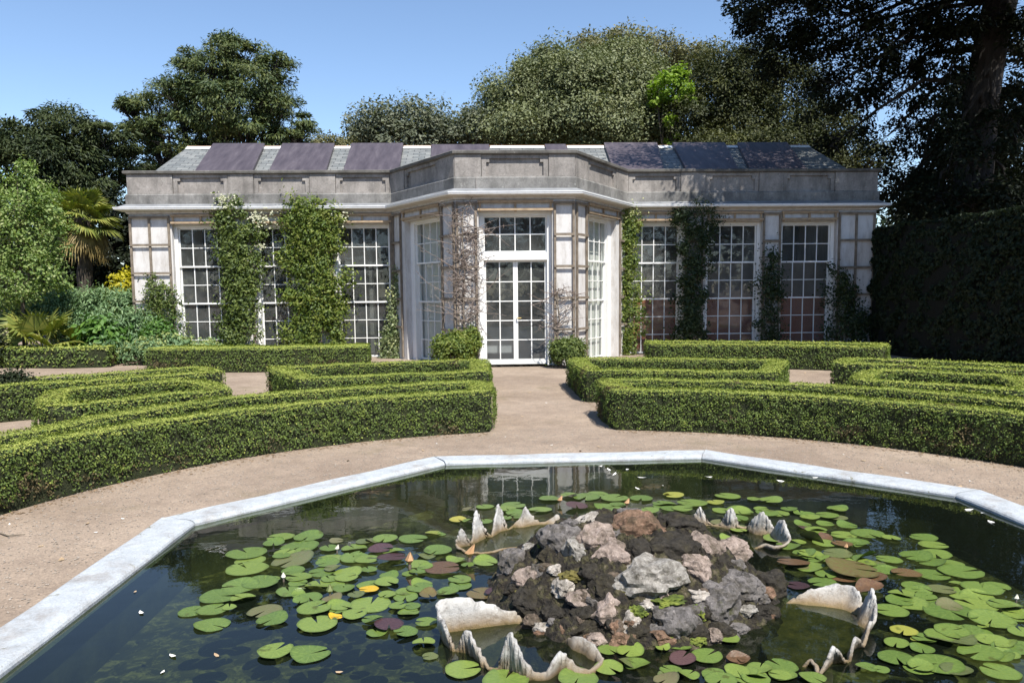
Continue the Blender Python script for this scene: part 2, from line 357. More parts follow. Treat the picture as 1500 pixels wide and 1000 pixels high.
MT['pine_leaf'] = leaf_mat('dark_needles', [(0.0179, 0.0278, 0.0121), (0.0359, 0.051, 0.017), (0.0646, 0.0773, 0.0219)], 0.12, 0.05, 0.4, 0.6, 0.45)
MT['oak_leaf'] = leaf_mat('evergreen_oak_leaf', [(0.0924, 0.1068, 0.0461), (0.1226, 0.1409, 0.0585), (0.1626, 0.1781, 0.0742), (0.222, 0.2203, 0.1136)], 0.18, 0.08, 0.35, 0.5, 0.5)
MT['olive_leaf'] = leaf_mat('grey_tree_leaf', [(0.0675, 0.0822, 0.0527), (0.1266, 0.142, 0.0878), (0.2194, 0.2242, 0.1492)], 0.25, 0.06, 0.4, 0.7, 0.4)
MT['pale_leaf'] = leaf_mat('pale_crown_leaf', [(0.09, 0.09, 0.04), (0.15, 0.145, 0.065), (0.24, 0.22, 0.115)], 0.25, 0.05, 0.4, 0.6, 0.4)
MT['lime_leaf'] = leaf_mat('lime_leaf', [(0.1179, 0.1981, 0.018), (0.2192, 0.3302, 0.03), (0.3203, 0.4292, 0.06)], 0.45, 0.04, 0.4, 1.0, 0.4)
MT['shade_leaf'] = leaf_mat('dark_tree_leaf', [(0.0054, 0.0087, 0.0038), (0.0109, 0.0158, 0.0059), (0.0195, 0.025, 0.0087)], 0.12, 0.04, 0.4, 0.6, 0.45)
MT['mid_leaf'] = leaf_mat('brownish_tree_leaf', [(0.0162, 0.0218, 0.0083), (0.0342, 0.0419, 0.0132), (0.0674, 0.0729, 0.0215), (0.1168, 0.1184, 0.0289)], 0.18, 0.05, 0.4, 0.45, 0.55)
MT['birch_leaf'] = leaf_mat('birch_leaf', [(0.0725, 0.132, 0.0308), (0.145, 0.228, 0.049), (0.2465, 0.324, 0.084), (0.493, 0.504, 0.266)], 0.4, 0.07, 0.35, 1.5, 0.35)
MT['spurge_leaf'] = leaf_mat('spurge_leaf', [(0.0765, 0.145, 0.0633), (0.153, 0.2465, 0.1092), (0.272, 0.3625, 0.1725)], 0.25, 0.06, 0.4, 2.0, 0.4)
MT['spurge_flower'] = leaf_mat('spurge_flower', [(0.22, 0.28, 0.09), (0.36, 0.41, 0.15), (0.50, 0.52, 0.25)], 0.3, 0.03, 0.5, 4.0, 0.3)
MT['green_leaf'] = leaf_mat('broad_green_leaf', [(0.042, 0.102, 0.018), (0.084, 0.18, 0.03), (0.168, 0.288, 0.048)], 0.3, 0.07, 0.35, 2.0, 0.4)
MT['yellow_leaf'] = leaf_mat('golden_leaf', [(0.272, 0.2465, 0.0085), (0.442, 0.391, 0.017), (0.561, 0.493, 0.0425)], 0.35, 0.05, 0.4, 2.0, 0.3)
MT['palm_leaf'] = leaf_mat('palm_blade', [(0.0781, 0.1098, 0.0176), (0.1693, 0.2012, 0.0353), (0.3385, 0.3049, 0.0647)], 0.25, 0.10, 0.3, 2.0, 0.35)
MT['palm_dead'] = leaf_mat('dry_palm_blade', [(0.20, 0.15, 0.06), (0.34, 0.26, 0.10)], 0.15, 0.05, 0.4, 2.0, 0.3)
MT['blossom'] = leaf_mat('white_blossom', [(0.45, 0.45, 0.30), (0.72, 0.70, 0.55)], 0.3, 0.03, 0.5, 3.0, 0.3)
MT['clematis'] = leaf_mat('cream_blossom', [(0.42, 0.45, 0.20), (0.60, 0.60, 0.32)], 0.3, 0.03, 0.5, 3.0, 0.3)

def pad_mat(name, cols, rough=0.3):
    m, t, b = mat(name)
    oi = N(t, 'ObjectInfo'); tc = N(t, 'TexCoord')
    nz = noise(t, 5, 5, 0.65, vec=tc.outputs['Object'])
    a = N(t, 'Math', operation='MULTIPLY_ADD'); t.links.new(oi.outputs['Random'], a.inputs[0]); a.inputs[1].default_value = 0.55; t.links.new(nz, a.inputs[2])
    sc = N(t, 'Math', operation='MULTIPLY'); t.links.new(a.outputs[0], sc.inputs[0]); sc.inputs[1].default_value = 0.72
    k = len(cols); c = ramp(t, sc.outputs[0], [(0.2 + 0.6 * i / max(1, k - 1), cols[i]) for i in range(k)])
    # fine pale veins fanning out from the stalk
    g = N(t, 'TexGradient', gradient_type='RADIAL'); t.links.new(tc.outputs['Object'], g.inputs[0])
    wv = N(t, 'Math', operation='MULTIPLY'); t.links.new(g.outputs['Fac'], wv.inputs[0]); wv.inputs[1].default_value = 2 * PI * 13
    sn = N(t, 'Math', operation='SINE'); t.links.new(wv.outputs[0], sn.inputs[0])
    mr = N(t, 'MapRange'); mr.inputs[1].default_value = 0.93; mr.inputs[2].default_value = 1.0; mr.inputs[4].default_value = 0.22; t.links.new(sn.outputs[0], mr.inputs[0])
    c = mixc(t, mr.outputs[0], c, tuple(min(1, x * 1.7 + 0.03) for x in cols[-1]))
    sp = N(t, 'MapRange'); sp.inputs[1].default_value = 0.63; sp.inputs[2].default_value = 0.68; sp.inputs[4].default_value = 0.7; t.links.new(noise(t, 9, 4, 0.6), sp.inputs[0])
    c = mixc(t, sp.outputs[0], c, tuple(x * 0.45 + y for x, y in zip(cols[0], (0.03, 0.015, 0.0))))
    sx = N(t, 'VectorMath', operation='LENGTH'); t.links.new(tc.outputs['Object'], sx.inputs[0])
    rm_ = N(t, 'MapRange'); rm_.inputs[1].default_value = 0.86; rm_.inputs[2].default_value = 1.03; rm_.inputs[4].default_value = 0.55; t.links.new(sx.outputs['Value'], rm_.inputs[0])
    c = mixc(t, rm_.outputs[0], c, tuple(x * 0.6 for x in cols[0]))
    t.links.new(c, b.inputs['Base Color']); b.inputs['Roughness'].default_value = rough; b.inputs['Specular IOR Level'].default_value = 0.45
    bump(t, b, nz, 0.25, 0.01); return m
MT['pad_g'] = pad_mat('lily_pad_green', [(0.06, 0.105, 0.022), (0.11, 0.165, 0.034), (0.17, 0.225, 0.045)])
MT['pad_y'] = pad_mat('lily_pad_yellow', [(0.13, 0.19, 0.035), (0.24, 0.25, 0.045), (0.33, 0.28, 0.05)])
MT['pad_o'] = pad_mat('lily_pad_olive', [(0.06, 0.085, 0.03), (0.11, 0.13, 0.045), (0.14, 0.12, 0.06)])
MT['pad_r'] = pad_mat('lily_pad_brown', [(0.06, 0.035, 0.02), (0.13, 0.07, 0.035), (0.11, 0.11, 0.035)])
MT['pad_p'] = pad_mat('lily_pad_purple', [(0.02, 0.012, 0.014), (0.06, 0.03, 0.032), (0.10, 0.055, 0.05)])
MT['pad_a'] = pad_mat('lily_pad_amber', [(0.45, 0.28, 0.02), (0.62, 0.40, 0.03)])

# ------------------------------------------------------------------ leaf clouds
def unit(v):
    return v / np.maximum(np.linalg.norm(v, axis=1, keepdims=True), 1e-9)
def leaf_quads(P, Nn, L, Wd, jit=0.6, along=None, fold=0.12):
    """one folded diamond leaf at each point P facing Nn; L length, Wd width (scalar or array)"""
    n = len(P); L = np.broadcast_to(np.asarray(L, float), (n,)); Wd = np.broadcast_to(np.asarray(Wd, float), (n,))
    nn = unit(Nn + rng.normal(0, jit, (n, 3)))
    t = rng.normal(0, 1, (n, 3)) if along is None else along + rng.normal(0, 0.35, (n, 3))
    t = unit(t - nn * (t * nn).sum(1, keepdims=True)); b = np.cross(nn, t)
    L = (L * rng.uniform(0.7, 1.3, n))[:, None]; W2 = (Wd * rng.uniform(0.7, 1.3, n))[:, None] / 2
    f = nn * W2 * fold * 2
    V = np.stack([P - t * L * 0.5, P + b * W2 + f + t * L * 0.05, P + t * L * 0.5, P - b * W2 + f + t * L * 0.05], 1).reshape(-1, 3)
    return V, np.arange(4 * n, dtype=np.int32).reshape(-1, 4)

def merge(parts):
    Vs, Qs, b = [], [], 0
    for V, Q in parts:
        Vs.append(V); Qs.append(Q + b); b += len(V)
    return np.concatenate(Vs), np.concatenate(Qs)

def lownoise(P, s, seed=0.0):
    """cheap smooth noise in about -1..1"""
    x, y, z = (P * s + seed).T
    return (np.sin(x * 1.7 + 1.3 * np.sin(y * 1.1 + z)) + np.sin(y * 2.3 + 1.7 * np.sin(z * 1.9 + x * 0.7)) + np.sin(z * 2.9 + 1.1 * np.sin(x * 2.1 - y))) / 3

# ------------------------------------------------------------------ ground, pond
oct_out = [(-1.30, 3.21), (1.42, 3.28), (3.12, 1.52), (3.2, -1.55), (1.6, -3.3), (-1.6, -3.3), (-3.2, -1.6), (-3.15, 1.21)]
def inset_poly(P, d):
    n = len(P); out = []
    for i in range(n):
        a, b, c = (Vector(P[i - 1]), Vector(P[i]), Vector(P[(i + 1) % n]))
        d0 = (b - a).normalized(); d1 = (c - b).normalized()
        n0 = Vector((d0.y, -d0.x)); n1 = Vector((d1.y, -d1.x))      # clockwise list: inside is on the right
        m = (n0 + n1).normalized(); m = m / m.dot(n0); out.append(tuple(b + m * d))
    return out
OUT_ = [tuple(p) for p in oct_out]
mb = MB(); big = [(x * 160, y * 160) for x, y in OUT_]; hole = inset_poly(OUT_, 0.05)
for i in range(8):
    j = (i + 1) % 8
    mb.add([(*hole[i], 0), (*hole[j], 0), (*big[j], 0), (*big[i], 0)], [(0, 3, 2, 1)])
tag(mb.build('ground', MT['gravel']), kind='structure')

pond = thing('pond_coping', 'pale painted stone edging around the eight-sided lily pond', 'pond edging', (0, 0, 0))
CW = 0.275
prof = [(0.0, -0.08), (0.0, 0.012), (0.015, 0.016), (CW - 0.05, 0.017), (CW - 0.025, 0.013), (CW - 0.008, 0.004), (CW, -0.008), (CW, -0.06), (CW - 0.07, -0.08)]
for i in range(8):
    j = (i + 1) % 8; mb = MB(); vs = []
    loops = [inset_poly(OUT_, d) for d, z in prof]
    k = len(prof); nseg = 7
    for s in range(nseg + 1):
        f = s / nseg; g = 0.004 if s == 0 else (-0.004 if s == nseg else 0)
        for (lp, (d, z)) in zip(loops, prof):
            a, b = Vector(lp[i]), Vector(lp[j]); q = a.lerp(b, f) + (b - a).normalized() * g
            wob = 0.004 * math.sin(s * 2.3 + i * 1.7 + d * 9)
            vs.append((q.x, q.y, z + wob))
    fs = []
    for s in range(nseg):
        for c in range(k):
            c2 = (c + 1) % k; fs.append((s * k + c, s * k + c2, (s + 1) * k + c2, (s + 1) * k + c))
    fs.append(tuple(range(k - 1, -1, -1))); fs.append(tuple(nseg * k + c for c in range(k)))
    mb.add(vs, fs); mb.build('coping_slab', MT['coping'], pond)
mb = MB(); a = inset_poly(OUT_, CW - 0.045); 
for i in range(8):
    j = (i + 1) % 8; mb.add([(*a[i], -0.06), (*a[j], -0.06), (*a[j], -0.6), (*a[i], -0.6)], [(0, 1, 2, 3)])
mb.build('basin_wall', MT['pond_wall'], pond)
fl = inset_poly(OUT_, CW - 0.04)
mb = MB(); mb.add([(*p, -0.42) for p in fl], [tuple(range(7, -1, -1))]); tag(mb.build('pond_bed', MT['pond_bed']), kind='structure')
WZ = -0.022
wl = inset_poly(OUT_, CW - 0.044)
mb = MB(); mb.add([(*p, WZ) for p in wl], [tuple(range(7, -1, -1))]); tag(mb.build('pond_water', MT['water']), kind='structure')

# ------------------------------------------------------------------ clipped box hedges
def resample(pts, step, closed):
    P = [Vector((p[0], p[1], 0)) for p in pts]
    if closed: P = P + [P[0]]
    out = []
    for a, b in zip(P[:-1], P[1:]):
        n = max(1, int((b - a).length / step))
        for i in range(n): out.append(a.lerp(b, i / n))
    if not closed: out.append(P[-1])
    return np.array([(p.x, p.y) for p in out])
def chaikin(pts, it, closed=True):
    for _ in range(it):
        q = []
        n = len(pts)
        for i in range(n if closed else n - 1):
            a, b = np.array(pts[i]), np.array(pts[(i + 1) % n]); q += [tuple(a * .75 + b * .25), tuple(a * .25 + b * .75)]
        pts = q
    return pts

def hedge(name, label, pts, w, h, closed, leaf=0.028, dens=2400, mats=('box_leaf', 'box_new_lit'), group='clipped box hedges of the knot garden', wob=0.025, core='hedge_core', fringe=1.0, cat='hedge'):
    C = resample(pts, 0.12, closed); n = len(C)
    if closed: T = np.roll(C, -1, 0) - np.roll(C, 1, 0)
    else: T = np.gradient(C, axis=0)
    T = T / np.linalg.norm(T, axis=1, keepdims=True); Nn = np.stack([T[:, 1], -T[:, 0]], 1)
    root = thing(name, label, cat, (float(C[:, 0].mean()), float(C[:, 1].mean()), 0), group)
    # woody core
    prof = [(-w / 2 + .03, 0.0), (-w / 2 + .035, h - .06), (-w / 2 + .07, h - .03), (w / 2 - .07, h - .03), (w / 2 - .035, h - .06), (w / 2 - .03, 0.0)]
    if not closed:                       # pull the core back from the open ends
        Cc = C.copy(); Cc[0] += T[0] * .03; Cc[-1] -= T[-1] * .03
    else: Cc = C
    k = len(prof); V = []
    for i in range(n):
        for o, z in prof:
            x, y = Cc[i] + Nn[i] * o
            V.append((x, y, z))
    V = np.array(V); V += (lownoise(V, 5)[:, None] * 0.012) * np.array([1, 1, 0.6]); V[:, 2] = np.maximum(V[:, 2], -0.01)
    Q = []
    for i in range(n if closed else n - 1):
        i2 = (i + 1) % n
        for j in range(k - 1): Q.append((i * k + j, i * k + j + 1, i2 * k + j + 1, i2 * k + j))
    faces = [np.array(Q)]
    if not closed: faces.append(np.array([list(range(k - 1, -1, -1)), [(n - 1) * k + j for j in range(k)]]))
    link('stems', np_mesh('stems', V, faces), MT[core], root)
    # leaves on sides, top and ends
    seg = np.linalg.norm((np.roll(C, -1, 0) - C) if closed else np.diff(C, axis=0), axis=1); Ltot = seg.sum()
    cum = np.concatenate([[0], np.cumsum(seg)])
    def along(m):
        s = rng.uniform(0, Ltot, m); i = np.clip(np.searchsorted(cum, s, side='right') - 1, 0, len(seg) - 1); f = (s - cum[i]) / seg[i]; i2 = (i + 1) % n
        c = C[i] * (1 - f)[:, None] + C[i2] * f[:, None]; nn = Nn[i] * (1 - f)[:, None] + Nn[i2] * f[:, None]
        return c, nn / np.linalg.norm(nn, axis=1, keepdims=True), s
    parts = []; mi = []
    def put(P, Nv, m, size=1.0, jit=0.501):
        Pn = P.copy(); d = (lownoise(P, 3.1) * wob + lownoise(P, 9.0, 3) * wob * .6) * (0.5 if jit < .5 else 1.0)
        cl = lownoise(P, 17.0, 5.0) + .6 * lownoise(P, 31.0, 1.0); kp = (cl > (-0.8 if jit < .5 else -0.5)) | (rng.uniform(0, 1, len(P)) < 0.3); d = d + cl * (0.007 if jit < .5 else 0.018); P = P[kp]; Pn = Pn[kp]; Nv = Nv[kp]; d = d[kp]
        Pn = Pn + Nv * d[:, None] + rng.normal(0, 0.008, P.shape); Pn[:, 2] = np.maximum(Pn[:, 2], 0.012)
        V, Q = leaf_quads(Pn, Nv, leaf * size, leaf * .62 * size, jit); parts.append((V, Q)); dry = lownoise(Pn, 2.3, 11.0) * .6 + lownoise(Pn, 6.1, 4.0) * .5 + rng.normal(0, .14, len(Pn)) - (Pn[:, 2] / h - .5) * .35; mi.append(np.where(dry > 0.62, 2, m))
    for sgn in (1, -1):
        m = int(Ltot * h * dens); c, nn, s = along(m); u = rng.uniform(0.03, 1, m)
        gap = lownoise(np.c_[c, u * h], 6.5, 7.0)                    # thin spots that show the stems
        keep = (gap < 0.45 + 0.35 * u) | (rng.uniform(0, 1, m) < 0.35)
        keep &= rng.uniform(0, 1, m) < np.clip(0.35 + 3.2 * u, 0, 1)
        c, nn, u = c[keep], nn[keep], u[keep]
        P = np.c_[c + nn * sgn * (w / 2 - 0.015 * (1 - u)[:, None] - 0.03 * (u[:, None] > 0.93)), u * h]
        Nv = np.c_[nn * sgn, np.full(len(u), 0.25)]
        new = rng.uniform(0, 1, len(u)) < np.clip(0.04 + 0.8 * (u - 0.9) * 3, 0.04, 0.4)
        put(P[~new], Nv[~new], 0); put(P[new], Nv[new], 1)
    m = int(Ltot * w * dens * 1.7); c, nn, s = along(m); o = rng.uniform(-.5, .5, m) * w * 0.98
    P = np.c_[c + nn * o[:, None], np.full(m, h) - 0.03 * (np.abs(o) > w * .42)]; Nv = np.c_[nn * (o / w)[:, None], np.full(m, 1.0)]
    new = rng.uniform(0, 1, m) < 0.85
    put(P[~new], Nv[~new], 0, .9, .28); put(P[new], Nv[new], 1, .9, .25)
    if not closed:
        for e, sg in ((0, -1), (n - 1, 1)):
            m = int(w * h * dens * 1.1); o = rng.uniform(-.5, .5, m) * w; u = rng.uniform(0.03, 1, m)
            P = np.c_[C[e] + Nn[e] * o[:, None] + T[e] * sg * 0.0, u * h]; Nv = np.tile(np.r_[T[e] * sg, .25], (m, 1)); put(P, Nv, 0)
    # stray shoots standing above the cut
    m = int(Ltot * 26 * fringe); c, nn, s = along(m); o = rng.uniform(-.5, .5, m) * w
    P = np.c_[c + nn * o[:, None], h + rng.uniform(0.0, 0.035, m)]; put(P, np.tile([0, 0, .3], (m, 1)), 1, 1.0, 1.0)
    V, Q = merge(parts); link('leaves', np_mesh('leaves', V, Q, np.concatenate(mi)), [MT[mats[0]], MT[mats[1]], MT['box_dry' if mats[0] == 'box_leaf' else mats[0]]], root)
    return root

def pol(r, a): return (r * math.sin(math.radians(a)), r * math.cos(math.radians(a)))
def ring_path(r0, r1, a0, a1, b0, b1, w, step=2.0, ti=0.0, to=0.0):
    """outline of a ring-shaped bed: inner arc a0..a1 at r0, outer arc b0..b1 at r1 (degrees from straight ahead), centre line inset by w/2"""
    ri, ro = r0 + w / 2, r1 - w / 2
    n = max(2, int(abs(a1 - a0) / step)); P = [pol(ri + ti * min(1, max(0, (a0 + (a1 - a0) * i / n - 40) / 22)), a0 + (a1 - a0) * i / n) for i in range(n + 1)]
    n = max(2, int(abs(b1 - b0) / step)); P += [pol(ro + to * min(1, max(0, (b1 + (b0 - b1) * i / n - 40) / 22)), b1 + (b0 - b1) * i / n) for i in range(n + 1)]
    return P
HW, HH = 0.33, 0.47
def xang(x, r): return math.degrees(math.asin(x / r))
for sd, sgn in (('left', -1), ('right', 1)):
    mir = lambda P: [(sgn * x, y) for x, y in P]
    near = 'beside the left path edge' if sgn < 0 else ''
    A = mir(ring_path(4.6, 5.95, xang(.83, 4.75), 97, xang(.83, 5.8), 97, HW, 2.0, 0.0, -0.5 if sgn < 0 else -0.1))
    hedge('box_hedge', {'left': 'long curved box hedge nearest the pond on the left', 'right': 'long curved box hedge nearest the pond, right of the path, twiggy end'}[sd], A, HW, HH, True, 0.022, 4600)
    A = mir(ring_path(6.95, 9.3, xang(.83, 7.1), 26.4, xang(.83, 9.15), 26.4, HW))
    hedge('box_hedge', {'left': 'four-sided box hedge outline left of the path, in front of the green bush', 'right': 'four-sided box hedge outline right of the path, casting a shadow on the gravel'}[sd], A, HW, HH, True, 0.026, 3200)
    A = mir(chaikin(ring_path(6.45, 8.3, 36.6, 53.6, 36.2, 48.3, HW, 4), 2))
    hedge('box_hedge', {'left': 'closed oval box hedge on the left with a round end at both sides', 'right': 'oval box hedge on the right with one round end, cut off by the picture edge'}[sd], A, HW, HH, True, 0.028, 2900)
    A = mir(ring_path(8.85, 10.1, 32.4, 66, 32.4, 66, HW, 2.0, 0.75 if sgn < 0 else 0.2, 0.4 if sgn < 0 else 0.1))
    hedge('box_hedge', {'left': 'outer curved box hedge behind the oval hedge at the far left', 'right': 'outer curved box hedge behind the oval hedge at the far right'}[sd], A, HW, HH, True, 0.030, 2300)
A = ring_path(12.55, 13.9, 13.6, 33, 13.0, 33, 0.36)
hedge('box_hedge', 'box hedge outline under the shaded windows of the right wing', A, 0.36, HH + .02, True, 0.034, 1800)
hedge('box_hedge', 'broad straight box hedge under the left wing windows', [(-7.85, 13.1), (-5.6, 12.78), (-3.25, 13.05)], 1.05, HH + .04, False, 0.034, 1800)
hedge('box_hedge', 'short loose leafy hedge in front of the small fan palm at far left', [(-11.9, 14.5), (-10.2, 14.15), (-9.35, 14.3)], 0.6, 0.47, False, 0.06, 620, ('box_leaf', 'box_new_lit'), None, 0.05)

# ------------------------------------------------------------------ rockwork mound
MC = np.array([-0.04, -0.28]); MR = np.array([0.78, 0.78]); MH = 0.385
def mound_z(x, y):
    r = np.hypot((x - MC[0]) / MR[0], (y - MC[1]) / MR[1]); return MH * (1 - np.minimum(r, 1.25) ** 2.3) - 0.03
def on_mound(u, v):
    d = ray(u, v); s0 = 0.0
    for s in np.linspace(3.0, 7.5, 900):
        p = CAM + d * s
        if p[2] <= mound_z(p[0], p[1]): return p
    return on_z(u, v, 0.0)

def rock_mats():
    out = {}
    spec = {'pink': ((0.25, 0.19, 0.155), (0.43, 0.345, 0.295), (0.09, 0.068, 0.055)), 'pale': ((0.36, 0.315, 0.27), (0.56, 0.51, 0.45), (0.16, 0.13, 0.105)),
            'speck': ((0.20, 0.18, 0.158), (0.42, 0.395, 0.355), (0.06, 0.055, 0.045)), 'grey': ((0.10, 0.092, 0.086), (0.22, 0.20, 0.19), (0.03, 0.028, 0.025)),
            'dark': ((0.016, 0.014, 0.011), (0.05, 0.044, 0.036), (0.008, 0.007, 0.006)), 'brown': ((0.085, 0.062, 0.044), (0.20, 0.155, 0.12), (0.03, 0.024, 0.018)), 'rust': ((0.13, 0.075, 0.045), (0.30, 0.19, 0.13), (0.04, 0.03, 0.02))}
    for k, (lo, hi, dk) in spec.items():
        m, t, b = mat('rock_' + k)
        c = ramp(t, noise(t, 38, 10, 0.78), [(0.36, lo), (0.6, hi)])
        s = N(t, 'MapRange'); s.inputs[1].default_value = 0.54; s.inputs[2].default_value = 0.66; t.links.new(noise(t, 24, 9, 0.78, dist=0.5), s.inputs[0])
        c = mixc(t, s.outputs[0], c, dk)
        s2 = N(t, 'MapRange'); s2.inputs[1].default_value = 0.6; s2.inputs[2].default_value = 0.66; s2.inputs[4].default_value = 0.8; t.links.new(noise(t, 60, 5, 0.7), s2.inputs[0])
        c = mixc(t, s2.outputs[0], c, tuple(min(.8, x * 1.5) for x in hi))
        s3 = N(t, 'MapRange'); s3.inputs[1].default_value = 0.62; s3.inputs[2].default_value = 0.7; s3.inputs[4].default_value = 0.75; t.links.new(noise(t, 6, 6, 0.7), s3.inputs[0])
        c = mixc(t, s3.outputs[0], c, (0.07, 0.075, 0.02))
        s4 = N(t, 'MapRange'); s4.inputs[1].default_value = 0.47; s4.inputs[2].default_value = 0.62; s4.inputs[4].default_value = 0.78; t.links.new(noise(t, 8.5, 10, 0.8, dist=0.3), s4.inputs[0])
        c = mixc(t, s4.outputs[0], c, ramp(t, noise(t, 30, 6, 0.7), [(0.3, (0.02, 0.017, 0.011)), (0.6, (0.062, 0.052, 0.030)), (0.75, (0.10, 0.10, 0.035))]))
        t.links.new(c, b.inputs['Base Color']); b.inputs['Roughness'].default_value = 0.85; b.inputs['Specular IOR Level'].default_value = 0.2
        bump(t, b, noise(t, 60, 10, 0.8), 0.8, 0.02); out[k] = m
    return out
RM = rock_mats()
MT['mud'] = simple('rock_mud', [(0.3, (0.006, 0.005, 0.004)), (0.5, (0.028, 0.022, 0.014)), (0.58, (0.055, 0.05, 0.020)), (0.66, (0.10, 0.08, 0.05)), (0.76, (0.24, 0.19, 0.155))], 22, 0.85, 1.0, 60, 0.03, 9)
MT['moss'] = simple('moss', [(0.3, (0.035, 0.05, 0.010)), (0.5, (0.095, 0.125, 0.018)), (0.7, (0.19, 0.215, 0.035))], 20, 0.95, 0.8, 90, 0.01)
MT['algae'] = simple('algae', [(0.3, (0.05, 0.045, 0.012)), (0.7, (0.17, 0.14, 0.03))], 18, 0.8, 0.6, 70, 0.01)

def blob_mesh(name, c, r, seed, sub=3, rough=0.22, cuts=7, rot=None):
    import bmesh
    bm = bmesh.new(); bmesh.ops.create_icosphere(bm, subdivisions=sub, radius=1.0)
    rr = random.Random(seed); pl = []
    for _ in range(cuts):
        n = Vector((rr.gauss(0, 1), rr.gauss(0, 1), rr.gauss(0, 1))).normalized(); pl.append((n, rr.uniform(0.55, 0.85)))
    R = rot or Matrix.Rotation(rr.uniform(0, 6.28), 3, 'Z')
    off = Vector((rr.uniform(-50, 50), rr.uniform(-50, 50), rr.uniform(-50, 50)))
    for v in bm.verts:
        p = v.co.copy()
        for n, d in pl:                                   # broken faces
            e = p.dot(n) - d
            if e > 0: p -= n * e * 0.92
        p *= 1 + rough * mnoise.fractal(p * 2.2 + off, 1.0, 2.0, 4)
        p = R @ p; v.co = Vector((p.x * r[0], p.y * r[1], p.z * r[2])) + Vector(c)
    me = bpy.data.meshes.new(name); bm.to_mesh(me); bm.free()
    return me

mound = thing('rock_mound', 'low mound of mossy cemented rocks rising out of the lily pond', 'rockwork', (0, -0.28, 0))
# body of the mound
n1, n2 = 220, 80; V = []
for i in range(n2 + 1):
    q = i / n2 * 1.22
    for j in range(n1):
        a = 2 * PI * j / n1; x = MC[0] + MR[0] * q * math.cos(a); y = MC[1] + MR[1] * q * math.sin(a)
        z = float(mound_z(x, y)) + (0.045 * mnoise.fractal(Vector((x * 6, y * 6, 1)), 1, 2, 5) + 0.03 * mnoise.fractal(Vector((x * 19, y * 19, 4)), 0.8, 2, 5)) * (1 if q > .03 else 0)
        V.append((x, y, max(z, -0.4)))
Q = [(i * n1 + j, i * n1 + (j + 1) % n1, (i + 1) * n1 + (j + 1) % n1, (i + 1) * n1 + j) for i in range(n2) for j in range(n1)]
link('mortar_bed', np_mesh('mortar_bed', np.array(V), np.array(Q)), MT['mud'], mound)
rocks = [(570, 150, 105, 75, 'pink'), (610, 205, 120, 90, 'pink'), (340, 282, 85, 65, 'pink'), (493, 190, 70, 85, 'speck'), (455, 310, 75, 50, 'pale'), (515, 340, 80, 50, 'pink'),
         (600, 382, 95, 80, 'pink'), (670, 415, 62, 68, 'pale'), (722, 275, 205, 112, 'speck'), (872, 247, 85, 75, 'pink'), (900, 175, 125, 75, 'pink'), (990, 185, 95, 65, 'pink'),
         (1012, 298, 115, 85, 'grey'), (950, 362, 120, 110, 'grey'), (808, 412, 165, 95, 'grey'), (445, 168, 115, 95, 'grey'), (292, 228, 75, 90, 'grey'), (540, 92, 75, 48, 'pale'),
         (602, 98, 95, 52, 'dark'), (665, 72, 75, 45, 'grey'), (778, 74, 70, 45, 'grey'), (715, 125, 170, 90, 'rust'), (820, 115, 130, 65, 'dark'), (795, 185, 150, 75, 'dark'),
         (1085, 222, 115, 95, 'dark'), (1112, 300, 95, 80, 'dark'), (382, 432, 62, 36, 'pale'), (425, 392, 70, 45, 'dark'), (560, 265, 90, 60, 'dark'), (890, 328, 62, 42, 'pale'),
         (1040, 380, 55, 34, 'speck'), (640, 470, 85, 50, 'rust'), (520, 440, 90, 62, 'dark'), (352, 352, 100, 66, 'dark'), (430, 250, 42, 30, 'pale'), (345, 176, 38, 24, 'speck'),
         (722, 360, 58, 34, 'pale'), (775, 472, 95, 50, 'rust'), (690, 445, 60, 40, 'dark'), (1055, 190, 55, 50, 'dark'), (860, 130, 60, 45, 'dark'), (480, 110, 60, 42, 'grey'),
         (400, 205, 60, 50, 'dark'), (1150, 345, 60, 36, 'speck'), (600, 300, 90, 60, 'dark'), (980, 120, 90, 48, 'dark'), (1040, 150, 60, 40, 'grey'), (520, 388, 60, 44, 'dark'),
         (880, 455, 90, 46, 'dark'), (960, 440, 70, 44, 'dark'), (700, 190, 90, 60, 'dark'), (300, 310, 60, 40, 'dark'), (1090, 385, 70, 40, 'dark'), (560, 475, 60, 34, 'pink'), (450, 445, 50, 30, 'rust')]
_r = random.Random(77)
for _ in range(60): rocks.append((_r.uniform(280, 1130), _r.uniform(100, 480), _r.uniform(26, 64), _r.uniform(18, 44), _r.choice(('dark', 'grey', 'brown', 'pink', 'rust', 'grey', 'brown'))))
for i, (a, b, ww, hh, k) in enumerate(rocks):
    u, v = 620 + a / 2.206, 720 + b / 2.206; p = on_mound(u, v + 3); s = np.linalg.norm(p - CAM) / F_PX / 2.206
    rx, rz = ww * s * 0.66, hh * s * 0.68
    d = ray(u, v); d = d / np.linalg.norm(d); c = p + d * rx * 0.35
    me = blob_mesh('rock', c, (rx, (rx + rz) * .5, rz * 1.05), 100 + i, 4, 0.25, 8)
    link('rock', me, RM[k], mound)
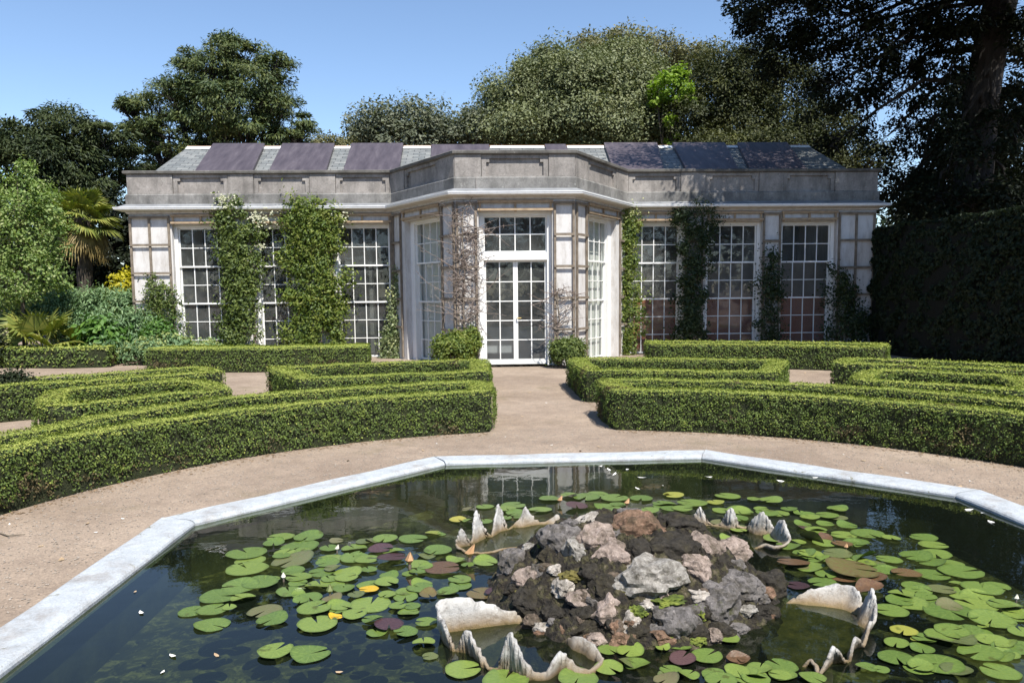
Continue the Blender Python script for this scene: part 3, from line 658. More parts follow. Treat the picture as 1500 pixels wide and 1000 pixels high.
for i, (a, b, ww, hh, k) in enumerate([(750, 228, 52, 26, 'moss'), (892, 396, 44, 62, 'moss'), (385, 174, 30, 26, 'moss'), (300, 237, 40, 36, 'algae'), (790, 352, 95, 30, 'moss'), (692, 392, 60, 50, 'moss'),
                                      (480, 275, 80, 46, 'algae'), (1150, 285, 32, 80, 'algae'), (780, 472, 50, 26, 'moss'), (330, 330, 70, 40, 'algae'), (960, 100, 80, 30, 'algae'), (880, 480, 60, 30, 'moss'), (650, 330, 50, 30, 'algae'), (430, 150, 40, 20, 'moss'), (1060, 160, 40, 40, 'algae')]):
    u, v = 620 + a / 2.206, 720 + b / 2.206; p = on_mound(u, v); s = np.linalg.norm(p - CAM) / F_PX / 2.206
    d = ray(u, v); d = d / np.linalg.norm(d); c = p + d * 0.004
    link('moss_patch', blob_mesh('moss_patch', c, (ww * s * .5, ww * s * .4, hh * s * .42), 300 + i, 4, 0.5, 2), MT[k], mound)

# ------------------------------------------------------------------ giant clam shells
def shell_mat():
    m, t, b = mat('clam_shell')
    c = ramp(t, noise(t, 7, 7, 0.7), [(0.3, (0.40, 0.385, 0.36)), (0.6, (0.62, 0.61, 0.58))])
    s = N(t, 'MapRange'); s.inputs[1].default_value = 0.48; s.inputs[2].default_value = 0.62; s.inputs[4].default_value = 0.75; t.links.new(noise(t, 13, 9, 0.78, dist=0.6), s.inputs[0])
    c = mixc(t, s.outputs[0], c, (0.17, 0.15, 0.13))
    g = N(t, 'NewGeometry'); sx = N(t, 'SeparateXYZ'); t.links.new(g.outputs['Position'], sx.inputs[0])
    ad = N(t, 'Math', operation='MULTIPLY_ADD'); t.links.new(noise(t, 10, 3), ad.inputs[0]); ad.inputs[1].default_value = -0.06; t.links.new(sx.outputs[2], ad.inputs[2])
    lo = N(t, 'MapRange'); lo.inputs[1].default_value = -0.05; lo.inputs[2].default_value = 0.035; lo.inputs[3].default_value = 1; lo.inputs[4].default_value = 0; t.links.new(ad.outputs[0], lo.inputs[0])
    c = mixc(t, lo.outputs[0], c, (0.24, 0.16, 0.07))            # the waterline stain
    de = N(t, 'MapRange'); de.inputs[1].default_value = -0.075; de.inputs[2].default_value = -0.035; de.inputs[3].default_value = 1; de.inputs[4].default_value = 0; t.links.new(ad.outputs[0], de.inputs[0])
    c = mixc(t, de.outputs[0], c, ramp(t, noise(t, 12, 6, 0.7), [(0.35, (0.05, 0.05, 0.018)), (0.6, (0.17, 0.14, 0.05)), (0.72, (0.34, 0.22, 0.06))]))          # slime below it
    t.links.new(c, b.inputs['Base Color']); b.inputs['Roughness'].default_value = 0.6
    bump(t, b, noise(t, 55, 9, 0.8), 0.9, 0.015); return m
MT['shell'] = shell_mat()
def clam(label, rim, zb=-0.14, hinge=(0, 0)):
    """rim: (u, v of the edge, v of the waterline below it) going once round the valve; an edge under water gives a negative height instead of the first v"""
    G = []
    for (u, vt, vb) in rim:
        g = on_z(u, vb, WZ)
        if vt < 1: h = WZ + vt
        else:
            d = ray(u, vt); k = np.hypot(*(g - CAM)[:2]) / np.hypot(*d[:2]); h = CAM[2] + d[2] * k
        G.append((g[0], g[1], h))
    G = np.array(G); n0 = len(G); pts = []
    for i in range(n0):                                    # rounded polyline through the rim points
        p0, p1, p2, p3 = G[i - 1], G[i], G[(i + 1) % n0], G[(i + 2) % n0]
        for k in range(9):
            f = k / 9; cr_ = 0.5 * ((2 * p1) + (p2 - p0) * f + (2 * p0 - 5 * p1 + 4 * p2 - p3) * f * f + (3 * p1 - p0 - 3 * p2 + p3) * f ** 3)
            pts.append(cr_ * .55 + (p1 * (1 - f) + p2 * f) * .45)
    P = np.array(pts); n = len(P); c = P.mean(0); ms = 20; V = []
    sm = P.copy()
    for _ in range(30): sm = (np.roll(sm, 1, 0) + sm * 2 + np.roll(sm, -1, 0)) / 4
    for j in range(ms + 1):
        q = j / ms; w = q ** 2.2
        for i in range(n):
            e = sm[i] * (1 - w) + P[i] * w
            x = c[0] + (e[0] - c[0]) * q ** .55; y = c[1] + (e[1] - c[1]) * q ** .55; z = zb + (e[2] - zb) * q ** 2.4
            o = 0.008 * mnoise.fractal(Vector((x * 22, y * 22, z * 22)), .8, 2, 6) + 0.003 * math.sin(z * 230 + 3 * mnoise.noise(Vector((x * 9, y * 9, 0)))) * q
            V.append((x + o, y + o, z + o * .6 * (q > .1)))
    Q = [(j * n + i, j * n + (i + 1) % n, (j + 1) * n + (i + 1) % n, (j + 1) * n + i) for j in range(ms) for i in range(n)]
    o = link('clam_shell', np_mesh('clam_shell', np.array(V), np.array(Q), smooth=True), MT['shell']); tag(o, label, 'shell', 'giant clam shells around the rock mound')
    so_ = o.modifiers.new('thickness', 'SOLIDIFY'); so_.thickness = 0.013; so_.offset = 0
    return o
clam('large open clam shell in front of the rocks, holding dark water',
     [(840, 932, 948), (862, 936, 958), (884, 962, 974), (866, 981, 990), (847, 978, 990), (832, 962, 985), (822, 953, 986), (812, 966, 993), (801, 984, 996), (782, 984, 996), (766, 960, 994), (752, 928, 989), (744, 929, 987), (736, 955, 985), (729, 978, 984), (716, 974, 980), (706, 962, 975),
      (694, 938, 964), (684, 921, 957), (676, 934, 955), (668, 951, 953), (658, 932, 951), (652, 912, 949), (645, 905, 937), (640, 886, 927), (648, 877, 922), (671, 873, 919), (696, 878, 916), (724, 887, 913), (755, 898, 911), (775, -.02, 915), (800, -.03, 922), (825, -.01, 935)], -.34)
clam('wide clam shell right of the rocks, its jagged rim partly under water',
     [(1163, 877, 880), (1176, 868, 879), (1205, 859, 878), (1244, 855, 882), (1258, 866, 890), (1264, 886, 896), (1270, 872, 904), (1277, 860, 910), (1283, 886, 916), (1281, 908, 926), (1274, 912, 936), (1266, 944, 948), (1256, 934, 956), (1250, 938, 964), (1243, -.01, 970), (1232, 958, 976), (1220, 946, 981), (1210, 970, 987), (1200, 986, 989), (1187, 966, 977),
      (1172, -.02, 975), (1150, -.05, 965), (1122, -.06, 945), (1112, -.06, 915), (1130, -.04, 895), (1148, -.01, 884)], -.075)
clam('clam shell behind the rocks on the left with tall white points',
     [(667, 798, 803), (671, 784, 802), (676, 774, 801), (684, 786, 799), (690, 795, 797), (694, 768, 793), (698, 747, 789), (708, 770, 787), (720, 785, 786), (725, 760, 780), (730, 738, 776), (737, 756, 775), (745, 774, 775), (752, 768, 771), (762, 758, 770), (770, 741, 769), (779, 755, 768), (790, 764, 767), (804, 762, 766), (816, 754, 766), (826, 763, 767), (838, -.01, 775), (825, -.02, 790), (790, -.01, 799), (745, 802, 804), (712, 809, 811), (683, 808, 810)], -.11)
clam('clam shell behind the rocks on the right with frilled white points',
     [(1012, 762, 764), (1018, 752, 765), (1025, 742, 766), (1034, 760, 767), (1046, 769, 770), (1057, 764, 771), (1066, 746, 773), (1073, 744, 774), (1082, 768, 775), (1094, 772, 777), (1104, 758, 780), (1117, 749, 783), (1126, 760, 784), (1134, 774, 786), (1140, 764, 791), (1147, 761, 796), (1153, 776, 800), (1158, 788, 803), (1150, 797, 806), (1136, 800, 808), (1120, 796, 803), (1095, -.02, 803), (1060, -.03, 796), (1025, -.02, 782)], -.11)

# ------------------------------------------------------------------ water lilies
def pad_mesh(seed, curl=0.0):
    r = random.Random(seed); n = 30; V = [(0, 0, 0.002)]; F = []
    notch = math.radians(r.uniform(10, 24)); ph = r.uniform(0, 6)
    for ring, q in ((1, 0.55), (2, 1.0)):
        for i in range(n + 1):
            a = notch / 2 + (2 * PI - notch) * i / n; rr = q * (1 + 0.03 * math.sin(3 * a + ph) + 0.015 * math.sin(7 * a + ph * 2))
            if i in (0, n): rr *= 0.93
            z = 0.0 + (0.012 * math.sin(2 * a + ph) + 0.010 * math.sin(5 * a + ph)) * (q - .4) + curl * max(0, math.cos(a - ph)) ** 2 * (q ** 2)
            V.append((rr * math.cos(a), rr * math.sin(a), z))
    m = n + 1
    for i in range(n):
        F.append((0, 1 + i, 2 + i)); F.append((1 + i, 1 + m + i, 2 + m + i, 2 + i))
    me = bpy.data.meshes.new('lily_pad'); me.from_pydata(V, [], F); me.polygons.foreach_set('use_smooth', [True] * len(F)); me.update(); return me
z6 = [(570,160,135,'g'),(705,160,150,'g'),(660,205,200,'g'),(630,272,210,'o'),(405,240,190,'g'),(405,320,210,'g'),(420,275,150,'g'),(370,402,180,'g'),(470,385,170,'g'),(530,362,80,'g'),(275,450,185,'g'),(385,462,120,'g'),(140,520,130,'g'),(240,515,150,'g'),(320,508,70,'g'),(235,585,170,'g'),(495,520,170,'o'),(530,565,150,'g'),(545,722,170,'g'),(715,730,190,'g'),(750,585,200,'g'),(1080,170,130,'g'),(1215,165,150,'g'),(1315,140,85,'y'),(980,183,90,'o'),(930,210,130,'g'),(1060,222,130,'p'),(1120,232,120,'g'),(1115,272,150,'p'),(815,262,130,'g'),(930,262,150,'g'),(800,290,120,'g'),(770,330,130,'g'),(900,335,140,'g'),(660,360,130,'g'),(765,390,150,'g'),(610,425,130,'g'),(890,360,120,'g'),(1000,390,120,'g'),(880,410,110,'g'),(1000,320,90,'g'),(1100,355,95,'g'),(710,455,125,'g'),(820,465,100,'o'),(735,510,170,'g'),(850,515,90,'g'),(1000,415,100,'a'),(940,445,90,'o'),(1010,485,200,'g'),(840,550,70,'a'),(930,540,120,'g'),(1020,570,110,'g'),(1040,625,100,'g'),(1100,600,140,'p'),(1180,628,120,'g'),(1195,525,110,'g'),(1280,575,110,'g'),(1270,680,110,'g'),(1180,450,130,'g'),(1260,390,110,'g'),(1250,410,130,'g'),(1195,335,70,'g'),(1240,290,120,'g'),(1340,225,150,'g'),(1360,315,180,'r'),(1430,275,110,'g'),(1380,430,110,'o'),(1290,445,90,'r'),(1300,740,80,'o'),(1090,440,90,'g'),(1140,500,90,'g')]
z7 = [(25,225,50,'g'),(35,315,90,'g'),(95,365,100,'g'),(160,395,70,'g'),(255,370,135,'g'),(120,465,130,'g'),(60,530,120,'g'),(125,495,120,'g'),(230,540,160,'r'),(310,545,120,'p'),(370,575,45,'g'),(110,150,100,'y'),(165,160,70,'g'),(250,155,90,'g'),(135,935,190,'g'),(360,990,260,'g'),(740,990,220,'g'),(900,830,120,'g'),(1010,840,140,'g'),(900,935,150,'g'),(1020,900,140,'o'),(400,75,140,'g'),(360,95,120,'g'),(540,95,130,'g'),(590,40,120,'g'),(730,85,130,'p'),(690,25,100,'g'),(780,30,160,'g'),(890,90,150,'g'),(930,40,150,'g'),(840,15,120,'g'),(1070,40,130,'g'),(1110,105,110,'g'),(1180,75,110,'g'),(1200,20,40,'y')]
z8 = [(75,18,90,'y'),(35,50,100,'g'),(295,20,105,'g'),(150,50,130,'g'),(110,75,90,'g'),(245,45,75,'y'),(400,33,55,'g'),(470,40,95,'g'),(270,78,80,'g'),(350,85,100,'g'),(430,75,60,'g'),(500,90,90,'g'),(590,90,60,'g'),(630,108,80,'g'),(700,103,90,'g'),(600,135,70,'g'),(690,135,70,'g'),(780,145,80,'g'),(765,178,100,'g'),(865,175,130,'g'),(960,195,75,'g'),(1090,188,100,'g'),(1130,220,105,'g'),(1060,268,120,'g'),(1140,255,110,'g'),(1120,290,110,'g'),(1205,300,90,'g'),(1245,335,160,'g'),(1125,340,135,'g'),(1230,380,60,'g'),(1330,400,135,'g'),(1310,430,110,'g'),(1300,468,150,'g'),(1420,470,115,'g'),(1470,510,100,'g'),(1235,430,70,'g'),(1200,495,180,'g'),(1370,530,150,'g'),(1290,580,150,'g'),(1200,600,170,'o'),(1320,665,155,'g'),(1410,620,100,'g'),(1440,640,120,'g'),(1490,580,90,'g'),(1490,630,90,'g'),(1430,665,90,'g'),(1010,573,95,'y'),(1090,605,85,'y'),(1150,705,180,'g'),(1010,425,105,'g'),(1100,435,80,'g'),(1050,385,90,'g'),(955,490,130,'g'),(860,725,80,'g'),(680,370,110,'g'),(625,310,120,'g'),(700,280,90,'g'),(830,290,130,'g'),(935,320,110,'g'),(820,210,90,'g'),(760,220,80,'r'),(740,255,110,'o'),(560,300,130,'r'),(800,330,200,'r'),(580,385,90,'p'),(660,160,70,'o'),(1160,405,110,'o'),(1020,340,110,'r'),(950,280,100,'g'),(880,350,120,'r'),(760,350,110,'r'),(610,150,70,'p'),(95,625,120,'g'),(30,645,60,'g'),(110,690,110,'p'),(210,675,130,'g'),(295,605,90,'g'),(425,720,100,'g'),(345,750,70,'g'),(135,755,90,'g'),(240,745,100,'g'),(410,750,90,'g'),(510,755,90,'g'),(330,690,80,'r'),(50,755,80,'o'),(640,765,100,'g'),(920,735,60,'g')]
extra = []
_q = random.Random(21)
for (a0, b0, a1, b1, n) in ((400, 790, 640, 890, 26), (1150, 790, 1300, 850, 14), (1300, 860, 1500, 990, 24), (680, 735, 1000, 760, 10), (1050, 745, 1250, 800, 16), (930, 960, 1150, 1000, 10)):
    for _ in range(n): extra.append((_q.uniform(a0, a1), _q.uniform(b0, b1), _q.uniform(20, 38) * (1.25 if b0 > 840 else 1), _q.choice('gggggggo')))
plist = extra + [(240 + a / 3.333, 740 + b / 3.333, c / 3.333, k) for a, b, c, k in z6] + [(640 + a / 3.571, 720 + b / 3.571, c / 3.571, k) for a, b, c, k in z7] + [(960 + a / 2.778, 720 + b / 2.778, c / 2.778, k) for a, b, c, k in z8]
pad_me = [pad_mesh(40 + i, (0.0, 0.03, 0.06, 0.1, 0.0, 0.18, 0.05, 0.22)[i]) for i in range(8)]
pads = {}
LABC = {'g': 'green', 'y': 'yellowish', 'o': 'dull olive', 'r': 'brown', 'p': 'dark purple', 'a': 'amber yellow'}
for i, (u, v, wd, k) in enumerate(plist):
    p = on_z(u, v, WZ); r = wd * np.linalg.norm(p - CAM) / F_PX / 2 * 0.93
    zone = 'left' if u < 640 else ('front' if (v > 905 and u < 1200) else ('right' if u > 1090 else ('side' if u < 745 else 'back')))
    src = pads.get((i % 8, k))
    if src is None:
        me = pad_me[i % 8].copy(); me.materials.append(MT['pad_' + k]); src = pads[(i % 8, k)] = bpy.data.objects.new('lily_pad', me); o = src
    else: o = src.copy()
    COL.objects.link(o); zz = WZ + 0.004 + (i * 7 % 23) * 0.0006
    o.location = (p[0], p[1], zz); o.scale = (r, r * random.uniform(0.92, 1.05), max(0.10, r))
    lift = 0.16 if k in 'rp' and random.random() < .5 else 0.035
    o.rotation_euler = (random.gauss(0, lift * .5), random.gauss(0, lift * .5), random.uniform(0, 6.28))
    if lift > .1: o.location.z += 0.012
    wh = {'left': 'in the wide drift left of the rock mound', 'side': 'between the left drift and the clam shells', 'front': 'along the near side of the mound and shells', 'right': 'in the drift right of the rock mound', 'back': 'on the water behind the rock mound'}[zone]
    tag(o, f'{LABC[k]} lily pad floating {wh}', 'lily pad', f'{LABC[k]} lily pads floating {wh}')

# raised, curling leaves and stalks, buds and a half-open flower
def bud(label, u, v, hpx, col, group=None, slant=0.2):
    p = on_z(u, v, WZ); s = np.linalg.norm(p - CAM) / F_PX; h = hpx * s
    r = thing('lily_bud', label, 'flower bud', (p[0], p[1], WZ), group)
    mb = MB()
    for k in range(5):
        a = 2 * PI * k / 5; dx, dy = math.cos(a) * h * .22, math.sin(a) * h * .22
        c0 = Vector((p[0] + slant * h * .2, p[1], WZ + h * .2)); tip = Vector((p[0] + slant * h, p[1], WZ + h * 1.05))
        q = Vector((dx, dy, h * .35)); e = Vector((-dy, dx, 0)) * .9
        mb.add([c0, c0 + q + e * .8, tip + Vector((dx, dy, 0)) * .15, c0 + q - e * .8], [(0, 1, 2, 3)])
    mb.build('petals', col, r)
    mb = MB(); mb.tube([(p[0], p[1], WZ - .03), (p[0] + slant * h * .15, p[1], WZ + h * .28)], h * .10, 6); mb.build('stalk', MT['stem'], r)
cream = simple('cream_petal', [(0.3, (0.62, 0.58, 0.42)), (0.7, (0.8, 0.78, 0.66))], 9, 0.5, 0); peach = simple('peach_sepal', [(0.3, (0.40, 0.22, 0.10)), (0.7, (0.58, 0.36, 0.20))], 9, 0.5, 0)
greenb = simple('green_sepal', [(0.3, (0.10, 0.14, 0.04)), (0.7, (0.20, 0.22, 0.08))], 9, 0.5, 0)
bud('white lily bud standing above the left drift of pads', 240 + 845 / 3.333, 740 + 232 / 3.333, 12, cream)
bud('small pale yellow lily bud among the left pads, tip upright', 240 + 585 / 3.333, 740 + 372 / 3.333, 13, cream, None, 0)
bud('green lily bud standing in the middle of the left drift', 240 + 812 / 3.333, 740 + 450 / 3.333, 19, greenb, None, 0)
bud('pair of peach sepals on a lily bud left of the spiky clam shell', 240 + 1200 / 3.333, 740 + 310 / 3.333, 24, peach, None, .05)
bud('peach lily bud leaning against the spiky left clam shell', 640 + 165 / 3.571, 720 + 370 / 3.571, 26, peach, None, .35)
bud('peach lily bud behind the rocks, left of the purple pad', 640 + 640 / 3.571, 720 + 70 / 3.571, 14, peach, None, .3)
bud('peach lily bud behind the rocks, right of the purple pad', 640 + 990 / 3.571, 720 + 85 / 3.571, 14, peach, None, .3)
bud('small cream lily bud among the far right pads', 960 + 1468 / 2.778, 720 + 450 / 2.778, 10, cream, None, .1)
bud('pale lily bud in the crowded pads right of the mound', 960 + 775 / 2.778, 720 + 240 / 2.778, 10, peach, None, .1)
def curled(label, u, v, wpx, k, tilt, rz):
    p = on_z(u, v, WZ); r = wpx * np.linalg.norm(p - CAM) / F_PX / 2
    n = 16; V = []; F = []
    for i in range(n + 1):
        f = i / n
        for j in range(7):
            g = j / 6 - .5; wd = math.sin(PI * (0.06 + .88 * f)) * .75
            V.append(((f - .5) * 2, g * 2 * wd, 0.34 * abs(g) * 2 * wd + 0.10 * math.sin(f * 5)))
    for i in range(n):
        for j in range(6): F.append((i * 7 + j, i * 7 + j + 1, i * 7 + 8 + j, i * 7 + 7 + j))
    me = bpy.data.meshes.new('curled_leaf'); me.from_pydata(V, [], F); me.polygons.foreach_set('use_smooth', [True] * len(F)); me.update()
    o = link('curled_leaf', me, MT['pad_' + k]); o.location = (p[0], p[1], WZ + r * .12); o.scale = (r * .85, r * .85, r * .85); o.rotation_euler = (tilt, -0.25, rz)
    tag(o, label, 'lily leaf'); return o
curled('upright folded green lily leaf beside the frilled right shell', 960 + 640 / 2.778, 720 + 205 / 2.778, 44, 'o', 0.9, 2.2)
curled('brown curled lily leaf stem lying behind the right shell', 960 + 690 / 2.778, 720 + 195 / 2.778, 30, 'r', 0.4, 0.6)
curled('green lily leaf raised on edge in the right-hand crowd of pads', 960 + 850 / 2.778, 720 + 275 / 2.778, 46, 'g', -0.5, 0.4)
curled('long brown withered leaf lying against the wide right shell', 960 + 870 / 2.778, 720 + 398 / 2.778, 46, 'r', 0.2, 0.1)
curled('tilted green lily leaf standing up in front of the rocks', 960 + 95 / 2.778, 720 + 630 / 2.778, 42, 'g', 0.5, 0.2)
curled('curled red lily leaf in front of the rocks', 960 + 335 / 2.778, 720 + 690 / 2.778, 40, 'r', 0.3, 0.0)

# petals and leaves lying about
def flake(seed):
    r = random.Random(seed); V = [(-1, 0, .1), (-.3, .45, .0), (.5, .4, .06), (1, .05, .25), (.4, -.42, .03), (-.4, -.4, .08)]
    me = bpy.data.meshes.new('petal'); me.from_pydata([(x * r.uniform(.8, 1.2), y * r.uniform(.8, 1.2), z) for x, y, z in V], [], [(0, 1, 2, 3, 4, 5)]); me.update(); return me
white_p = simple('white_petal', [(0.3, (0.7, 0.68, 0.6)), (0.7, (0.82, 0.8, 0.76))], 9, 0.6, 0); tan_p = simple('dry_leaf', [(0.3, (0.30, 0.20, 0.11)), (0.7, (0.52, 0.40, 0.26))], 20, 0.8, 0)
fw = [flake(i) for i in range(3)]; 
for m_ in fw: m_.materials.append(white_p)
ft = [flake(9 + i) for i in range(3)]
for m_ in ft: m_.materials.append(tan_p)
def strew(spots, meshes, z, name, label, group, size, cat):
    for i, (u, v) in enumerate(spots):
        p = on_z(u, v, z); o = bpy.data.objects.new(name, meshes[i % len(meshes)]); COL.objects.link(o)
        s = size * random.uniform(.7, 1.3); o.scale = (s, s, s); o.location = (p[0], p[1], z + 0.004); o.rotation_euler = (random.gauss(0, .15), random.gauss(0, .15), random.uniform(0, 6.28)); tag(o, label, cat, group)
strew([(900, 695), (919, 688), (940, 700), (892, 688), (934, 716), (1038, 699), (1143, 705), (1195, 700), (970, 712), (1230, 765), (880, 683), (1419, 747), (1452, 765), (1440, 752)], fw, WZ, 'petal', 'white petal floating on the dark far side of the pond', 'white petals floating on the far side of the pond', 0.03, 'petal')
strew([(253, 961), (207, 898), (238, 985)], fw, WZ, 'petal', 'white petal floating on the open blue water at lower left', 'white petals on the open water at lower left', 0.02, 'petal')
strew([(198, 867), (317, 960), (497, 985)], ft, WZ, 'leaf', 'tan dead leaf floating on the open blue water at lower left', 'tan leaves on the open water at lower left', 0.018, 'leaf')
gsp = [(14, 768), (128, 767), (140, 780), (510, 675), (808, 652), (878, 655), (898, 652), (850, 661), (1052, 634), (1190, 648), (1236, 666), (1265, 675), (1329, 693), (1406, 713), (1421, 705), (1290, 685), (1395, 688), (450, 686), (507, 694), (620, 660), (1002, 640), (775, 575), (800, 590), (765, 610), (740, 640), (1179, 546), (1185, 545), (1170, 548), (640, 650), (90, 820), (180, 760), (60, 800), (960, 640), (930, 634)]
strew([q for i, q in enumerate(gsp) if i % 2], ft, 0.0, 'leaf', 'dry tan leaf lying on the gravel path', 'dry leaves strewn on the gravel path', 0.028, 'leaf')
strew([q for i, q in enumerate(gsp) if i % 2 == 0], fw, 0.0, 'petal', 'white petal lying on the gravel path', 'white petals strewn on the gravel path', 0.014, 'petal')
def scatter_flat(name, label, n, zone, size, hgt, m, kind='stuff', near=None):
    P = zone(n); n = len(P); a = rng.uniform(0, 6.28, n); sz = size * rng.uniform(.5, 1.6, n); V = []; k = 5
    for i in range(k):
        t = a + 2 * PI * i / k + rng.uniform(-.35, .35, n); r = sz * rng.uniform(.7, 1.2, n)
        V.append(np.c_[P[:, 0] + np.cos(t) * r, P[:, 1] + np.sin(t) * r, np.full(n, 0.001) + hgt * sz * rng.uniform(0, .6, n)])
    V.append(np.c_[P, hgt * sz + .001]); V = np.stack(V, 1).reshape(-1, 3); b = np.arange(n) * 6
    Q = np.concatenate([np.c_[b + i, b + (i + 1) % k, b + 5] for i in range(k)])
    o = link(name, np_mesh(name, V, Q), m); tag(o, label, None, None, kind); return o
def in_oct(P, d):
    q = np.abs(P); return (np.maximum(np.maximum(q[:, 0], q[:, 1]), (q[:, 0] + q[:, 1]) * .7071) < 3.2 + d)
def path_zone(n):
    r = rng.uniform(3.1, 4.75, n); a = rng.uniform(-1.75, 1.75, n); P = np.c_[np.sin(a) * r, np.cos(a) * r]; k = n // 5
    P = np.r_[P, np.c_[rng.uniform(-.62, .62, k), rng.uniform(4.5, 13, k)]]
    return P[~in_oct(P, .03)]
def edge_zone(n):
    a = rng.uniform(-1.7, 1.7, n); r = 4.62 - np.abs(rng.normal(0, .09, n)); P = np.c_[np.sin(a) * r, np.cos(a) * r]; P = P[np.abs(P[:, 0]) > .75]
    k = n // 4; y = rng.uniform(4.8, 9.2, k); P2 = np.c_[np.where(rng.uniform(0, 1, k) < .5, -1, 1) * (.80 - np.abs(rng.normal(0, .06, k))), y]
    return np.r_[P, P2]
scatter_flat('gravel', 'loose grit on the garden path', 9000, path_zone, .006, .8, simple('grit', [(0.3, (0.16, 0.13, 0.105)), (0.5, (0.27, 0.23, 0.19)), (0.7, (0.38, 0.335, 0.285))], 90, 0.9, 0))
scatter_flat('leaf_litter', 'dead leaf litter along the hedge feet', 1500, edge_zone, .011, .5, simple('litter', [(0.3, (0.09, 0.06, 0.035)), (0.7, (0.30, 0.21, 0.13))], 60, 0.9, 0))
p = on_z(18, 783, 0); mb = MB(); mb.tube([on_z(-8, 778, .008), on_z(12, 784, .012), on_z(37, 782, .012)], [.004, .006, .003], 5); tag(mb.build('twig', MT['stem']), 'thin dark twig lying on the gravel at the left edge', 'twig')

# ------------------------------------------------------------------ the orangery
house = thing('orangery', 'long low stone orangery with tall sash windows and a canted centre bay', 'building', (0, 15.64, 0))
WY, CY, WX, IX, BX = 15.64, 12.95, 9.38, 2.93, 1.30
plan = [(-WX, 21.4), (-WX, WY), (-IX, WY), (-BX, CY), (BX, CY), (IX, WY), (WX, WY), (WX, 21.4)]
fr = [Frame(plan[i], plan[i + 1]) for i in range(7)]       # 0 side, 1 left wing, 2 left cant, 3 centre, 4 right cant, 5 right wing, 6 side
ZB, ZT = -0.1, 3.80
GH, GB = 3.26, 0.04        # glass top and bottom
PW = 1.21
LW = [(-8.24, -7.03), (-6.26, -5.05), (-4.29, -3.08)]
RW = [(3.08, 4.29), (5.10, 6.31), (7.03, 8.24)]
FRW = 0.09
openings = {1: [(a + WX - FRW - .03, b + WX + FRW + .03, -0.06, GH + .10) for a, b in LW], 5: [(a - IX - FRW - .03, b - IX + FRW + .03, -0.06, GH + .10) for a, b in RW],
            2: [(0.66, 2.46, -0.06, GH + .10)], 4: [(fr[4].L - 2.46, fr[4].L - 0.66, -0.06, GH + .10)], 3: [(BX - .80, BX + .80, -0.02, GH + .12)], 0: [], 6: []}
mb = MB(); TH = 0.42
for k in range(7):
    f = fr[k]; ops = openings[k]
    ss = sorted({0, f.L} | {x for o in ops for x in o[:2]}); zs = sorted({ZB, ZT} | {z for o in ops for z in o[2:]})
    for a, b in zip(ss[:-1], ss[1:]):
        for c, d in zip(zs[:-1], zs[1:]):
            m = ((a + b) / 2, (c + d) / 2)
            if any(o[0] < m[0] < o[1] and o[2] < m[1] < o[3] for o in ops): continue
            mb.add([f.p(a, c), f.p(b, c), f.p(b, d), f.p(a, d)], [(0, 1, 2, 3)]); mb.add([f.p(a, c, -TH), f.p(b, c, -TH), f.p(b, d, -TH), f.p(a, d, -TH)], [(3, 2, 1, 0)])
    for o in ops:
        a, b, c, d = o
        for p0, p1 in (((a, c), (a, d)), ((a, d), (b, d)), ((b, d), (b, c)), ((b, c), (a, c))):
            mb.add([f.p(*p0), f.p(*p1), f.p(*p1, -TH), f.p(*p0, -TH)], [(0, 1, 2, 3)])
mb.build('wall', MT['plaster'], house)
# plain trim boards standing proud: window surrounds
def window(f, s0, s1, o0, o1, cols=4, rows=(2, 2, 3), parent=house):
    """sash window: glass s0..s1, opening o0..o1 on frame f"""
    d = -0.21
    mb = MB()
    mb.obox(f, o0, s0 - .035, -0.02, GH + .095, d - .12, d + .06); mb.obox(f, s1 + .035, o1, -0.02, GH + .095, d - .12, d + .06)
    mb.obox(f, s0 - .035, s1 + .035, GH + .035, GH + .095, d - .12, d + .055)
    w_ = mb.build('window', MT['white'], parent)
    ph = (GH - GB) / sum(rows); z = GH
    for i, r in enumerate(rows):
        z0 = z - r * ph; dd = d - .005 - i * .038; mb = MB(); zt = z + (.035 if i == 0 else .0)
        mb.obox(f, s0 - .033, s0, z0 - .022, zt, dd - .03, dd + .01); mb.obox(f, s1, s1 + .033, z0 - .022, zt, dd - .03, dd + .01)
        if i == 0: mb.obox(f, s0, s1, z, zt, dd - .03, dd + .009)
        mb.obox(f, s0, s1, z0 - .022, z0 + .018, dd - .03, dd + .012)
        for c in range(1, cols):
            x = s0 + (s1 - s0) * c / cols; mb.obox(f, x - .0105, x + .0105, z0 + .018, z, dd - .02, dd + .006)
        for q in range(1, r):
            zz = z0 + ph * q; mb.obox(f, s0, s1, zz - .0095, zz + .0095, dd - .018, dd + .004)
        mb.build('sash', MT['white'], w_); z = z0
    mb = MB(); z = GH
    for i, r in enumerate(rows):
        z0 = z - r * ph; dd = d - .018 - i * .038
        for c in range(cols):                               # each pane sits a little out of true
            x0, x1 = s0 + (s1 - s0) * c / cols, s0 + (s1 - s0) * (c + 1) / cols
            for q in range(r):
                za, zb_ = z0 + ph * q, z0 + ph * (q + 1); e = [random.uniform(-.0022, .0022) for _ in range(2)]
                mb.add([f.p(x0, za, dd - e[0]), f.p(x1, za, dd + e[0]), f.p(x1, zb_, dd + e[0] + e[1]), f.p(x0, zb_, dd - e[0] + e[1])], [(0, 1, 2, 3)])
        z = z0
    mb.build('pane', MT['glass'], w_)
    mb = MB(); mb.obox(f, o0 + .002, o1 - .002, -0.055, -0.02, d - .12, d + .13); mb.build('sill', MT['white'], w_)
for (a, b), o in zip(LW, openings[1]): window(fr[1], a + WX, b + WX, o[0], o[1])
for (a, b), o in zip(RW, openings[5]): window(fr[5], a - IX, b - IX, o[0], o[1])
